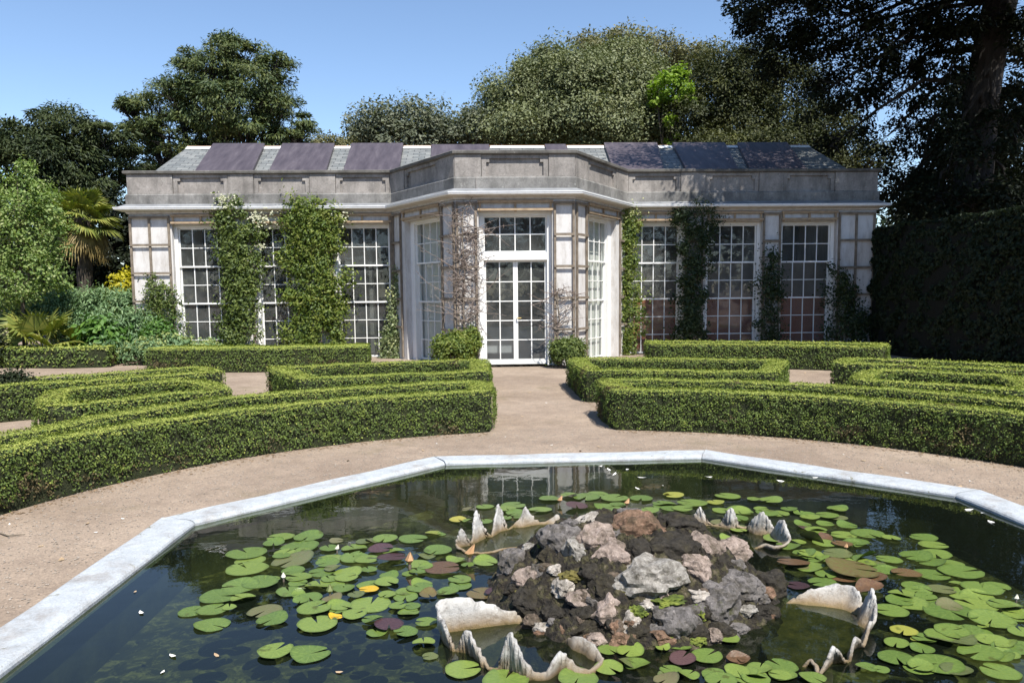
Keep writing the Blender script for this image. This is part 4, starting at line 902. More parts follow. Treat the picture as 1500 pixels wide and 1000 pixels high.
window(fr[2], 0.90, 2.22, *openings[2][0][:2]); L4 = fr[4].L; window(fr[4], L4 - 2.22, L4 - 0.90, *openings[4][0][:2])
# french door with fanlight
f = fr[3]; c0 = BX; d = -0.22; mb = MB()
for sg in (-1, 1):
    a, b = sorted((c0 + sg * .70, c0 + sg * .798)); mb.obox(f, a, b, 0, GH + .115, d - .14, d + .07)
mb.obox(f, c0 - .70, c0 + .70, GH + .03, GH + .115, d - .14, d + .065); mb.obox(f, c0 - .70, c0 + .70, 2.36, 2.50, d - .14, d + .06); mb.obox(f, c0 - .70, c0 + .70, 2.33, 2.36, d - .1, d + .085)
door = mb.build('french_door', MT['white'], house)
def glazed(name, a, b, z0, z1, cols, rows, st, rl, br, dd):
    mb = MB()
    mb.obox(f, a, a + st, z0, z1, dd - .04, dd); mb.obox(f, b - st, b, z0, z1, dd - .04, dd); mb.obox(f, a + st, b - st, z0, z0 + br, dd - .04, dd - .002); mb.obox(f, a + st, b - st, z1 - rl, z1, dd - .04, dd - .002)
    ga, gb, gz0, gz1 = a + st, b - st, z0 + br, z1 - rl
    for c in range(1, cols): x = ga + (gb - ga) * c / cols; mb.obox(f, x - .012, x + .012, gz0, gz1, dd - .03, dd - .006)
    for r in range(1, rows): z = gz0 + (gz1 - gz0) * r / rows; mb.obox(f, ga, gb, z - .0105, z + .0105, dd - .028, dd - .008)
    mb.build(name, MT['white'], door); mb = MB()
    for c in range(cols):
        for r in range(rows):
            x0, x1 = ga + (gb - ga) * c / cols, ga + (gb - ga) * (c + 1) / cols; za, zb_ = gz0 + (gz1 - gz0) * r / rows, gz0 + (gz1 - gz0) * (r + 1) / rows; e = random.uniform(-.002, .002)
            mb.add([f.p(x0, za, dd - .02 - e), f.p(x1, za, dd - .02 + e), f.p(x1, zb_, dd - .02 + e), f.p(x0, zb_, dd - .02 - e)], [(0, 1, 2, 3)])
    mb.build('pane', MT['glass'], door)
glazed('door_leaf', c0 - .70, c0 - .002, 0.02, 2.33, 2, 5, .05, .045, .115, d - .01); glazed('door_leaf', c0 + .002, c0 + .70, 0.02, 2.33, 2, 5, .05, .045, .115, d - .012)
glazed('fanlight', c0 - .70, c0 + .70, 2.50, GH + .03, 4, 2, .03, .03, .03, d + .0)
mb = MB(); mb.tube([f.p(c0 + .03, 1.05, d), f.p(c0 + .03, 1.05, d + .045)], .011, 8); mb.tube([f.p(c0 + .03, 1.05, d + .045), f.p(c0 + .12, 1.05, d + .05)], .009, 8); mb.build('handle', simple('brass', [(0.3, (0.4, 0.3, 0.12)), (0.7, (0.5, 0.38, 0.16))], 9, 0.35, 0, metal=1), door)
mb = MB(); mb.obox(f, c0 - 1.0, c0 + 1.0, -0.09, 0.0, -0.40, 0.22); mb.build('door_step', MT['stone'], house)
# trellis battens on the piers
def trellis(f, xs, zs, new=False, d0=0.012):
    mb = MB(); bw = .026
    for x in xs: mb.obox(f, x - bw, x + bw, 0.05, zs[0] + .03, d0, d0 + .038)
    for z in zs: mb.obox(f, xs[0] - .02, xs[-1] + .02, z - bw, z + bw, d0 + .0385, d0 + .062)
    mb.build('trellis', MT['batten_new' if new else 'batten'], house)
def lintel(f, s0, s1):
    mb = MB()
    for z in (3.58, 3.41): mb.obox(f, s0, s1, z - .026, z + .026, .045, .075)
    n = 3
    for i in range(n): x = s0 + .05 + (s1 - s0 - .1) * i / (n - 1); mb.obox(f, x - .025, x + .025, 3.36, 3.60, .012, .0445)
    mb.build('trellis', MT['batten_new'], house)
ZS = [3.55, 2.87, 2.18, 1.49, 0.80]
for k, off in ((1, WX), (5, -IX)):
    W3 = LW if k == 1 else RW
    piers = [(-9.35, -8.89, -8.42), (-6.86, -6.43), (-4.88, -4.46)] if k == 1 else [(4.46, 4.88), (6.46, 6.88), (8.42, 8.86, 9.33)]
    for p in piers: trellis(fr[k], [x + off for x in p], ZS)
    for a, b in W3: lintel(fr[k], a - .12 + off, b + .12 + off)
trellis(fr[1], [fr[1].L - .06], ZS[:1] + ZS[1:]); trellis(fr[5], [.06], ZS)
for k in (2, 4):
    f2 = fr[k]; q = (lambda s: s) if k == 2 else (lambda s: f2.L - s)
    trellis(f2, sorted([q(.05), q(.47)]), ZS); trellis(f2, sorted([q(2.56), q(3.10)]), ZS); lintel(f2, min(q(.60), q(2.5)), max(q(.60), q(2.5)))
trellis(fr[3], [.03, BX - .86], ZS); trellis(fr[3], [BX + .86, 2 * BX - .03], ZS); lintel(fr[3], BX - .82, BX + .82)
# soffit, gutter, parapet
gp = plan[0:8]
mb = MB(); mb.sweep(gp, [(0.0, 3.63), (0.04, 3.63), (0.06, 3.67), (0.20, 3.70), (0.20, 3.74), (0.0, 3.80)]); mb.build('cornice', MT['plaster'], house)
mb = MB(); mb.sweep(gp, [(0.19, 3.706), (0.225, 3.702), (0.255, 3.72), (0.262, 3.75), (0.27, 3.755), (0.27, 3.772), (0.235, 3.772), (0.205, 3.745)]); mb.build('gutter', MT['gutter'], house)
mb = MB(); mb.sweep(gp, [(0.21, 3.7735), (0.05, 3.86), (-0.3, 3.86), (-0.3, 3.802), (0.0, 3.802)]); mb.build('eaves_lead', MT['lead'], house)
mb = MB(); mb.sweep(gp, [(0.04, 3.862), (0.045, 4.08), (0.02, 4.11), (-0.3, 4.11), (-0.3, 3.862)]); mb.build('parapet_base', MT['stone_dark'], house)
mb = MB(); mb.sweep(gp, [(-0.05, 4.112), (-0.05, 4.575), (-0.30, 4.575), (-0.30, 4.112)]); 
pan = {1: [(-8.27 + WX, -6.95 + WX), (-6.31 + WX, -4.96 + WX), (-4.31 + WX, -2.99 + WX)], 5: [(2.99 - IX, 4.31 - IX), (4.96 - IX, 6.31 - IX), (6.95 - IX, 8.27 - IX)], 3: [(BX - .72, BX + .72)], 2: [(.72, 2.44)], 4: [(fr[4].L - 2.44, fr[4].L - .72)]}
for k in range(1, 6):
    f2 = fr[k]; e = 0.0
    for a, b in pan[k]:
        mb.obox(f2, e + (.0 if e else 0.0), a - .012, 4.112, 4.575, -.0495, .022)          # plain pier
        mb.obox(f2, a, b, 4.50, 4.5745, -.0495, .0); mb.obox(f2, a, a + .10, 4.112, 4.4995, -.0495, .0); mb.obox(f2, b - .10, b, 4.112, 4.4995, -.0495, .0)
        mb.obox(f2, a + .1, a + .17, 4.42, 4.4995, -.0495, -.001); mb.obox(f2, b - .17, b - .1, 4.42, 4.4995, -.0495, -.001); mb.obox(f2, a + .10, b - .10, 4.112, 4.135, -.0495, -.002)
        e = b + .012
    mb.obox(f2, e, f2.L, 4.112, 4.575, -.0495, .022)
mb.build('parapet', MT['stone'], house)
mb = MB(); mb.sweep(gp, [(0.03, 4.577), (0.075, 4.60), (0.08, 4.65), (0.06, 4.665), (-0.34, 4.675), (-0.36, 4.60), (-0.30, 4.577)]); mb.build('parapet_coping', MT['stone_cap'], house)
# roof
RY, RZ, EY, EZ = 18.7, 5.78, 15.95, 4.45
mb = MB(); ex = 9.05; rx0, rx1 = -8.95, 8.85
hx0, hx1 = -9.2, 9.2
mb.add([(-8.35, EY, EZ), (8.35, EY, EZ), (rx1, RY, RZ), (rx0, RY, RZ), (-8.35, 21.3, EZ), (8.35, 21.3, EZ), (hx0, EY, EZ), (hx1, EY, EZ), (hx0, 21.3, EZ), (hx1, 21.3, EZ)],
       [(0, 1, 2, 3), (5, 4, 3, 2), (6, 0, 3), (1, 7, 2), (4, 8, 3), (9, 5, 2), (8, 6, 3), (7, 9, 2)])
roof = mb.build('roof', MT['slate'], house)
mb = MB(); mb.add([(-IX - .2, 16.1, 4.3), (-BX, CY + .25, 4.3), (BX, CY + .25, 4.3), (IX + .2, 16.1, 4.3)], [(0, 1, 2, 3)]); mb.build('bay_roof', MT['lead'], house)
def rp(x, q, lift=0.0):     # point on the front slope, q 0 eave .. 1 ridge
    return (x, EY + (RY - EY) * q - lift * .44, EZ + (RZ - EZ) * q + lift * .9)
def board(b0, b1, t0, t1, q1=1.02, th=.10, m='board'):
    vs = [rp(b0, .02, 0.012), rp(b1, .02, 0.012), rp(t1, q1, 0.012), rp(t0, q1, 0.012), rp(b0, .02, th), rp(b1, .02, th), rp(t1, q1, th), rp(t0, q1, th)]
    mb = MB(); mb.add(vs, [(0, 3, 2, 1), (4, 5, 6, 7), (0, 1, 5, 4), (1, 2, 6, 5), (2, 3, 7, 6), (3, 0, 4, 7)]); mb.build('roof_board', MT[m], house)
for b0, b1, t0, t1 in ((-7.95, -6.50, -8.24, -6.80), (-6.1, -4.65, -6.30, -4.84), (-4.22, -2.80, -4.36, -2.90), (2.72, 4.0, 2.86, 4.40), (4.62, 5.98, 4.85, 6.38), (6.28, 7.80, 6.75, 8.22)): board(b0, b1, t0, t1)
for b0, b1, t0, t1 in ((-2.0, -.5, -2.1, -.45), (1.15, 1.8, 1.15, 1.75)): board(b0, b1, t0, t1, 1.03, .05)
mb = MB()
for a, b in ((-8.95, -8.27), (-6.78, -6.32), (-4.82, -4.38), (-2.88, -2.12), (-.42, 1.12), (1.78, 2.84), (4.42, 4.83), (6.4, 6.73), (8.24, 8.85)):
    vs = [rp(a, .93, .02), rp(b, .93, .02), rp(b, 1.0, .03), rp(a, 1.0, .03), (b, RY + .2, RZ - .06), (a, RY + .2, RZ - .06)]
    mb.add(vs, [(0, 1, 2, 3), (3, 2, 4, 5)])
mb.build('ridge_flashing', MT['flashing'], house)
mb = MB(); mb.tube([(-8.95, RY, RZ + .02), (8.85, RY, RZ + .02)], .022, 6); mb.build('ridge', simple('terracotta_ridge', [(0.3, (0.22, 0.12, 0.07)), (0.7, (0.34, 0.2, 0.12))], 3, 0.8, 0.1), house)
# inside
mb = MB(); mb.box(-9.0, 9.0, CY + .5, 21.1, -0.09, -0.02); mb.build('inner_floor', MT['floor_in'], house)
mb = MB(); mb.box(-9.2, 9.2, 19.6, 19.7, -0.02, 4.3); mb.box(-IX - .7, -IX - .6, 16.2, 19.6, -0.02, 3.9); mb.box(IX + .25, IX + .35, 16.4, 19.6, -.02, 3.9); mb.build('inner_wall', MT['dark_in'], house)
mb = MB(); mb.box(3.2, 8.7, 16.6, 16.66, -0.02, 1.45); mb.build('inner_screen', MT['red_in'], house)
mb = MB(); mb.box(3.2, 8.7, 16.7, 16.74, 1.40, 2.38); mb.build('inner_screen', MT['blind'], house)
mb = MB(); mb.box(-.95, .95, 14.75, 15.3, 0.0, .74); mb.box(-1.0, 1.0, 14.72, 15.34, .74, .78); mb.build('inner_pale_block', simple('grey_block', [(0.3, (0.27, 0.28, 0.31)), (0.7, (0.36, 0.37, 0.40))], 3, 0.8, 0.1), house)  # added pale block, catches sun to lighten the lower door panes
for k, rng_ in ((2, (.66, 2.46)), (4, (L4 - 2.46, L4 - .66))):
    mb = MB(); mb.obox(fr[k], rng_[0], rng_[1], 0.0, 3.3, -.40, -.37); mb.build('inner_screen', MT['blind_pale'], house)

# ------------------------------------------------------------------ climbers and shrubs
def pts_mesh(name, parts, m, parent): 
    V, Q = merge(parts); return link(name, np_mesh(name, V, Q), m, parent)
def climber(label, f, prof, leaf, dens, mname, cat='climber', clump=0.16, name='climbing_plant', blossoms=None, stems=3, bl='blossom', thick=0.6, hang=None):
    """prof: (z, centre s, half width, depth) up the wall on frame f"""
    prof = sorted(prof); zs = np.array([p[0] for p in prof]); S = np.array([p[1] for p in prof]); Wd = np.array([p[2] for p in prof]); D = np.array([p[3] for p in prof]); Wd = np.maximum(Wd * .45, Wd - clump * .55)
    base = f.p(float(S[0]), 0, .1); root = thing(name, label, cat, (base[0], base[1], 0))
    # clumps scattered over the body, leaves in clumps
    area = float((np.diff(zs) * (Wd[1:] + Wd[:-1])).sum()); clump *= 1.2; nc = max(12, int(area / (clump * clump) * 2.3))
    z = rng.uniform(zs[0], zs[-1], nc * 3); wv = np.interp(z, zs, Wd); keep = rng.uniform(0, Wd.max(), nc * 3) < wv; z = z[keep][:nc]; nc = len(z)
    wv = np.interp(z, zs, Wd); sv = np.interp(z, zs, S); dv = np.interp(z, zs, D)
    o = rng.uniform(-1, 1, nc); edge = np.sqrt(np.maximum(0, 1 - o * o))
    cs = sv + o * wv * (1 + .10 * rng.normal(0, 1, nc) + .22 * np.sin(z * 7.1 + o * 2 + S[0])) + rng.normal(0, .04, nc); cdp = 0.03 + dv * edge * (thick + (1 - thick) * rng.uniform(0, 1, nc))
    per = max(4, int(dens * area / nc)); n = nc * per; idx = np.repeat(np.arange(nc), per)
    g = rng.normal(0, 1, (n, 3)) * clump * .55 * rng.uniform(.45, 1.5, nc)[idx][:, None]
    s_ = cs[idx] + g[:, 0]; d_ = np.maximum(0.02, cdp[idx] + g[:, 1] * .6 - .02); z_ = np.maximum(.03, z[idx] + g[:, 2])
    A = np.array(f.A); t = np.array(f.t); nn = np.array(f.n)
    P = A + t * s_[:, None] + nn * d_[:, None]; P[:, 2] = z_
    Nv = unit(nn * 1.0 + t * (g[:, 0] / clump)[:, None] + np.c_[np.zeros((n, 2)), .35 + g[:, 2] / clump])
    ls = (leaf * rng.uniform(.6, 1.4, nc))[idx]; V, Q = leaf_quads(P, Nv, ls, ls * .58, .5); link('leaves', np_mesh('leaves', V, Q), MT[mname], root)
    mb = MB()
    for k in range(stems):
        pts = []; ph = random.uniform(0, 6)
        for i in range(9):
            zz = zs[-1] * .93 * i / 8; s0 = float(np.interp(zz, zs, S)) + math.sin(ph + i * .9) * float(np.interp(zz, zs, Wd)) * .45 * min(1, i / 2 + .15); dd = 0.02 + float(np.interp(zz, zs, D)) * .35
            pts.append(f.p(s0, zz, dd))
        mb.tube(pts, [.022 * (1 - .8 * i / 8) for i in range(9)], 6)
    mb.build('stem', MT['stem'], root)
    if blossoms:
        parts = []
        for (s0, zz, rs, n, dd) in blossoms:
            g = rng.normal(0, 1, (n, 3)) * np.array([rs, .05, rs * .7]); P = A + t * (s0 + g[:, 0])[:, None] + nn * (dd + g[:, 1])[:, None]; P[:, 2] = zz + g[:, 2]
            parts.append(leaf_quads(P, np.tile(nn + np.array([0, 0, .4]), (n, 1)), .055, .045, .5))
        pts_mesh('blossoms', parts, MT[bl], root)
    return root
fL, fR = fr[1], fr[5]
def sL(u, v): p = on_y(u, v, WY - .15); return float(p[0]) + WX, float(p[2])
def sR(u, v): p = on_y(u, v, WY - .15); return float(p[0]) - IX, float(p[2])
def prof_px(fn, rows, dep):
    out = []
    for (v, u0, u1) in rows:
        a, z = fn(u0, v); b, _ = fn(u1, v); out.append((z, (a + b) / 2, (b - a) / 2, dep))
    return out
s1, z1_ = sL(335, 300); s2, z2_ = sL(390, 318); s3, z3_ = sL(495, 316)
climber('broad dark leafy climber with white flowers at its top', fL, prof_px(sL, [(290, 322, 345), (300, 316, 362), (325, 310, 378), (360, 315, 382), (400, 322, 382), (450, 322, 380), (500, 318, 382), (520, 318, 380)], .32), .075, 3000, 'ivy_leaf',
        blossoms=[(s1, z1_, .16, 60, .3), (s1 - .1, z1_ + .12, .09, 30, .3), (s2, z2_, .2, 70, .18), (sL(384, 360)[0], sL(384, 362)[1], .06, 25, .25), (sL(378, 320)[0], sL(378, 320)[1], .12, 60, .25)])
climber('broad bright green leafy climber, second pillar of foliage from the left', fL, prof_px(sL, [(290, 418, 435), (298, 414, 478), (320, 412, 505), (345, 413, 500), (380, 415, 498), (420, 418, 505), (470, 420, 512), (520, 416, 508)], .36), .08, 2900, 'climber_fresh',
        blossoms=[(s3, z3_, .2, 60, .2)])
climber('wispy grey-green flowering climber between the last left window and the bay', fr[1], prof_px(sL, [(390, 578, 592), (420, 571, 598), (450, 568, 600), (480, 560, 598), (505, 556, 598), (527, 562, 592)], .2), .065, 3300, 'climber_grey', clump=.10, bl='clematis',
        blossoms=[(sL(578, 430)[0], sL(578, 430)[1], .1, 50, .16), (sL(576, 500)[0], sL(576, 500)[1], .12, 60, .16)])
climber('thin dark-leaved shrub trained on the trellis at the left corner of the building', fL, prof_px(sL, [(395, 228, 236), (415, 212, 245), (440, 200, 262), (470, 195, 270), (510, 190, 270)], .2), .06, 1900, 'ivy_leaf', clump=.13, stems=5)
# on the right cant and wing
f4 = fr[4]
def s4(u, v):
    d = ray(u, v); A = np.array([plan[4][0], plan[4][1], 0]); B = np.array([plan[5][0], plan[5][1], 0]); t = B - A; n = np.array([t[1], -t[0], 0]); k = ((A - CAM) @ n) / (d @ n); q = CAM + d * k
    return float((q - A) @ t / np.linalg.norm(t)), float(q[2])
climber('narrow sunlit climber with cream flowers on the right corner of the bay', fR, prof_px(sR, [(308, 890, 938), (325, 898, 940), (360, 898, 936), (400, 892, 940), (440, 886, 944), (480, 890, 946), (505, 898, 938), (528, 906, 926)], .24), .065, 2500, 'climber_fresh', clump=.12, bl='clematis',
        blossoms=[(sR(905, 318)[0], sR(905, 318)[1], .14, 110, .25), (sR(925, 312)[0], sR(925, 312)[1], .14, 70, .2)])
climber('tall shaded climber spreading under the gutter between two right wing windows', fR, prof_px(sR, [(298, 1018, 1040), (310, 985, 1062), (325, 978, 1055), (350, 990, 1045), (400, 992, 1040), (450, 987, 1035), (500, 985, 1035), (525, 990, 1030)], .32), .07, 2500, 'climber_shaded')
climber('shaded climber halfway up the pier left of the last right wing window', fR, prof_px(sR, [(352, 1120, 1132), (375, 1116, 1145), (410, 1110, 1152), (450, 1106, 1152), (500, 1104, 1150), (525, 1108, 1145)], .26), .065, 2000, 'climber_shaded')
climber('shaded low climber on the right corner pier, next to the tall dark hedge', fR, prof_px(sR, [(392, 1210, 1228), (410, 1212, 1250), (440, 1210, 1262), (470, 1208, 1278), (520, 1208, 1285)], .3), .07, 2000, 'climber_shaded')
# bare vines
def vine(label, f, s, ztop, spread, n, seed, lean=0.0):
    r = random.Random(seed); p0 = f.p(s, 0, .06); root = thing('bare_vine', label, 'climber', (p0[0], p0[1], 0)); mb = MB()
    main = [f.p(s + .02 * math.sin(i * 1.3), ztop * i / 10, .07 + .02 * math.sin(i)) for i in range(11)]; mb.tube(main, [.03 - .02 * i / 10 for i in range(11)], 6)
    mb.build('stem', MT['stem'], root); mb = MB()
    for k in range(n):
        z = r.uniform(.25, 1) * ztop; a = s + r.gauss(0, .05); d = .08; pts = []; da = r.choice((-1, 1)) * r.uniform(.4, 1.0); dz = r.uniform(-.5, .8)
        st = spread * r.uniform(.10, .26)
        for i in range(6):
            pts.append(f.p(a, z, max(.07, d))); a += da * st * .6; z += dz * st * .6; d += r.gauss(0, .03); da += r.gauss(0, .35); dz += r.gauss(0, .4)
        mb.tube(pts, [.010, .009, .008, .006, .005, .003], 4)
        for i in (2, 3, 4):
            q = Vector(pts[i]); e = [q]
            for _ in range(3): e.append(e[-1] + Vector(f.t) * r.gauss(0, .05) + Vector((0, 0, r.gauss(0.0, .06))) + Vector(f.n) * r.gauss(0, .03))
            mb.tube(e, [.006, .005, .004, .003], 3)
    mb.build('twigs', MT['twig'], root)
vine('tangle of bare brown vine stems on the left corner of the bay', fr[3], .16, 3.45, 1.0, 120, 3)
vine('sparse bare vine low on the pier right of the glass door', fr[3], 2 * BX - .38, 1.7, .7, 38, 8)

def bush(name, label, cat, c, r, leaf, n, mname, jit=.5, group=None, clumps=60, clump=.16, stem=True, wl=.6, flowers=None, fl='spurge_flower', up=0.0):
    c = np.array(c, float); r = np.array(r, float); root = thing(name, label, cat, (float(c[0]), float(c[1]), 0), group)
    dr = unit(rng.normal(0, 1, (clumps, 3))); dr[:, 2] = np.where(dr[:, 2] < -.35, -dr[:, 2], dr[:, 2]); q = rng.uniform(.55, 1.0, clumps) ** .5; cc = c + dr * r * q[:, None]
    idx = rng.integers(0, clumps, n); g = rng.normal(0, 1, (n, 3)) * clump * .6; P = cc[idx] + g; P[:, 2] = np.maximum(P[:, 2], .02)
    Nv = unit((P - c) / r + g / clump * .4 + np.array([0, 0, .25 + up])); al = None if up == 0 else np.tile([0, 0, 1.0], (n, 1)) + unit(g) * .6
    V, Q = leaf_quads(P, Nv, leaf, leaf * wl, jit, al); link('leaves', np_mesh('leaves', V, Q), MT[mname], root)
    if stem:
        mb = MB()
        for k in range(7):
            i = k % clumps; e = Vector(cc[i]); b = Vector((c[0] + random.gauss(0, r[0] * .1), c[1] + random.gauss(0, r[1] * .1), -.02)); mb.tube([b, b.lerp(e, .5) + Vector((0, 0, .04)), e], [.018, .012, .005], 5)
        mb.build('stems', MT['stem'], root)
    if flowers:
        nf = flowers; i = rng.integers(0, clumps, nf); P = cc[i] + rng.normal(0, .03, (nf, 3)) + np.array([0, 0, clump * .7]); P = np.repeat(P, 9, 0) + rng.normal(0, .035, (nf * 9, 3))
        V, Q = leaf_quads(P, np.tile([0, -.3, 1.0], (len(P), 1)), .055, .045, .6); link('flowers', np_mesh('flowers', V, Q), MT[fl], root)
    return root
def at(u, v, y): return on_y(u, v, y)
p = at(664, 500, 12.6); s_ = px_size(12.6)
bush('bush', 'rounded bright green bush left of the glass door', 'bush', (p[0], 12.55, .33), (.44, .34, .36), .062, 9000, 'climber_fresh', clumps=90, clump=.12)
p = at(690, 490, 12.7); bush('bush', 'upright green shrub growing through the bare vine beside the glass door', 'bush', (p[0], 12.72, .42), (.17, .16, .42), .06, 3000, 'climber_fresh', clumps=30, clump=.1)
p = at(831, 518, 12.4); bush('bush', 'dense dark green bush right of the glass door', 'bush', (p[0], 12.35, .28), (.37, .34, .33), .05, 9000, 'ivy_leaf', clumps=90, clump=.10)

# planting at the left end
def bp(u, v, y): q = at(u, v, y); return (float(q[0]), y, float(q[2]))
sp = [(30, 470, 16.6, .75), (75, 462, 16.9, .8), (115, 456, 17.0, .8), (150, 458, 16.6, .75), (185, 462, 16.2, .7), (205, 480, 15.6, .6), (165, 482, 15.7, .6), (120, 482, 15.9, .6)]
for i, (u, v, y, rr) in enumerate(sp):
    c = bp(u, v, y); bush('spurge', 'tall blue-green leafy spurge in the bed left of the building', 'shrub', (c[0], y, max(.35, c[2] - .2)), (rr, .5, c[2] * .55 + .15), .13, 2400, 'spurge_leaf', .5, 'blue-green spurges in the left bed', 44, .2, True, .28, None, up=.6)
for i, (u, v, y, rr, lab) in enumerate([(212, 506, 14.6, .42, 'pale lime-flowered spurge at the left end of the broad straight hedge'), (160, 500, 15.0, .45, 'lime-flowered spurge behind the short leafy hedge'), (255, 500, 14.9, .42, 'pale green spurge in front of the left corner pier'), (300, 508, 14.9, .35, 'pale lime spurge in front of the first left window'), (232, 480, 15.1, .4, 'dark green spurge against the left corner trellis')]):
    c = bp(u, v, y); bush('spurge', lab, 'shrub', (c[0], y, c[2] * .55), (rr, .4, max(.2, c[2] * .6)), .10, 1900, 'green_leaf' if i in (4,) else 'spurge_leaf', .5, None, 36, .15, True, .4, 90 if i != 4 else None)
c = bp(150, 492, 15.0); bush('shrub', 'broad-leaved bright green shrub right of the small fan palm', 'shrub', (c[0], 15.0, .5), (.5, .4, .45), .15, 900, 'green_leaf', .4, None, 30, .2, True, .7)
c = bp(186, 415, 18.0); bush('shrub', 'golden yellow shrub beside the left corner of the building', 'shrub', (c[0], 18.0, c[2] - .45), (.40, .5, .7), .11, 2600, 'yellow_leaf', .5, None, 50, .2)
c = bp(200, 455, 16.4); bush('shrub', 'yellow-green bush under the golden shrub', 'shrub', (c[0], 16.4, .7), (.55, .45, .6), .09, 2200, 'climber_fresh', .5, None, 40, .18)
c = bp(-6, 522, 14.3); bush('shrub', 'dark shaded shrub cut by the left edge beside the loose hedge', 'shrub', (c[0] - .1, 14.2, .3), (.35, .4, .42), .07, 3500, 'yew_leaf', .5, None, 50, .14)
c = on_z(8, 612, 0); bush('shrub', 'dark rounded shrub at the left picture edge in front of the curved hedges', 'shrub', (float(c[0]) - .05, float(c[1]) + .25, .24), (.34, .30, .33), .045, 5000, 'yew_leaf', .5, None, 60, .1)

# palms
def fan_palm(label, base, trunk, tr, nf, fl, blades, drop, seed, dead=0):
    r = random.Random(seed); root = thing('fan_palm', label, 'palm', base); B = Vector(base)
    mb = MB(); n = 14; pts = [B + Vector((.04 * math.sin(i * .7), 0, trunk * i / n - .02)) for i in range(n + 1)]
    mb.tube(pts, [tr * (1.05 + .14 * math.sin(i * 2.4) + .1 * r.random()) for i in range(n + 1)], 14)
    for k in range(int(trunk * 130)):                      # fibres and old leaf bases
        a = r.uniform(0, 6.28); z = r.uniform(0, trunk); q = B + Vector((math.cos(a) * tr * .98, math.sin(a) * tr * .98, z)); e = q + Vector((math.cos(a) * .05, math.sin(a) * .05, r.uniform(.05, .14)))
        mb.tube([q, e], [.014, .004], 4)
    mb.build('trunk', MT['bark'], root); top = B + Vector((0, 0, trunk))
    for k in range(nf + dead):
        isd = k >= nf; a = r.uniform(0, 6.28) if isd else 2.399 * k; el = r.uniform(-1.25, -.75) if isd else (1.25 - drop * (k + .5) / nf + r.gauss(0, .08))
        d = Vector((math.cos(a) * math.cos(el), math.sin(a) * math.cos(el), math.sin(el))); pl = fl * r.uniform(.45, .6)
        hub = top + d * pl + Vector((0, 0, -.12 * pl)); mb = MB(); mb.tube([top - Vector((0, 0, .06)), top.lerp(hub, .5) + Vector((0, 0, .04 * fl)), hub], [.016, .011, .008], 5)
        side = d.cross(Vector((0, 0, 1))); side = side.normalized() if side.length > .01 else Vector((1, 0, 0)); nrm = side.cross(d).normalized()
        tw = r.gauss(0, .4); side = (side * math.cos(tw) + nrm * math.sin(tw)).normalized(); nrm = side.cross(d).normalized()
        for j in range(blades):
            t = (j / (blades - 1) - .5) * 2 * 1.75; L = fl * .62 * (1 - .25 * abs(t) / 1.75) * r.uniform(.9, 1.05)
            dv = (d * math.cos(t) + side * math.sin(t)).normalized(); sv = (side * math.cos(t) - d * math.sin(t)).normalized(); w = fl * .03
            m1 = hub + dv * L * .55 - nrm * .0 + nrm * .03 * L; tip = hub + dv * L + Vector((0, 0, -L * r.uniform(.08, .3) - (L * .3 if isd else 0)))
            mb.add([hub, m1 + sv * w + nrm * w * .4, tip, m1 - sv * w + nrm * w * .4], [(0, 1, 2, 3)])
        mb.build('frond', MT['palm_dead' if isd else 'palm_leaf'], root)
pb = at(126, 420, 18.2); ptop = at(126, 322, 18.2)
fan_palm('tall fan palm with a shaggy trunk left of the building', (float(pb[0]), 18.2, 0), float(ptop[2]) + .05, .17, 36, 1.0, 26, 1.75, 4, 8)
pb = at(62, 500, 14.9); fan_palm('small trunkless fan palm above the short leafy hedge at far left', (float(pb[0]), 14.9, 0), .42, .10, 14, 1.15, 20, 1.15, 9, 2)

# ------------------------------------------------------------------ trees
def crown_cloud(blobs, leaf, wl, per, spray=0.0, flat=.65):
    parts = []
    for (c, r, nclump, clump) in blobs:
        c = np.array(c); r = np.array(r)
        dr = unit(rng.normal(0, 1, (nclump, 3))); q = rng.uniform(0.25, 1.0, nclump) ** .38; cc = c + dr * r * q[:, None]
        sz = clump * rng.uniform(.6, 1.35, nclump); idx = np.repeat(np.arange(nclump), per); n = len(idx)
        g = rng.normal(0, 1, (n, 3)) * np.array([1, 1, flat]); rr = np.linalg.norm(g, axis=1, keepdims=True); g = g / np.maximum(rr, 1e-6) * np.minimum(rr, 1.7)
        P = cc[idx] + g * sz[idx][:, None] * .62; outw = unit(dr[idx] + g * .8)
        al = None if spray == 0 else outw * 1.0 + np.array([0, 0, -spray * .3])
        ls = (leaf * rng.uniform(.65, 1.45, nclump))[idx]; V, Q = leaf_quads(P, unit(outw * .6 + np.array([0, 0, .7])), ls, ls * wl, .55, al); parts.append((V, Q))
    return merge(parts)
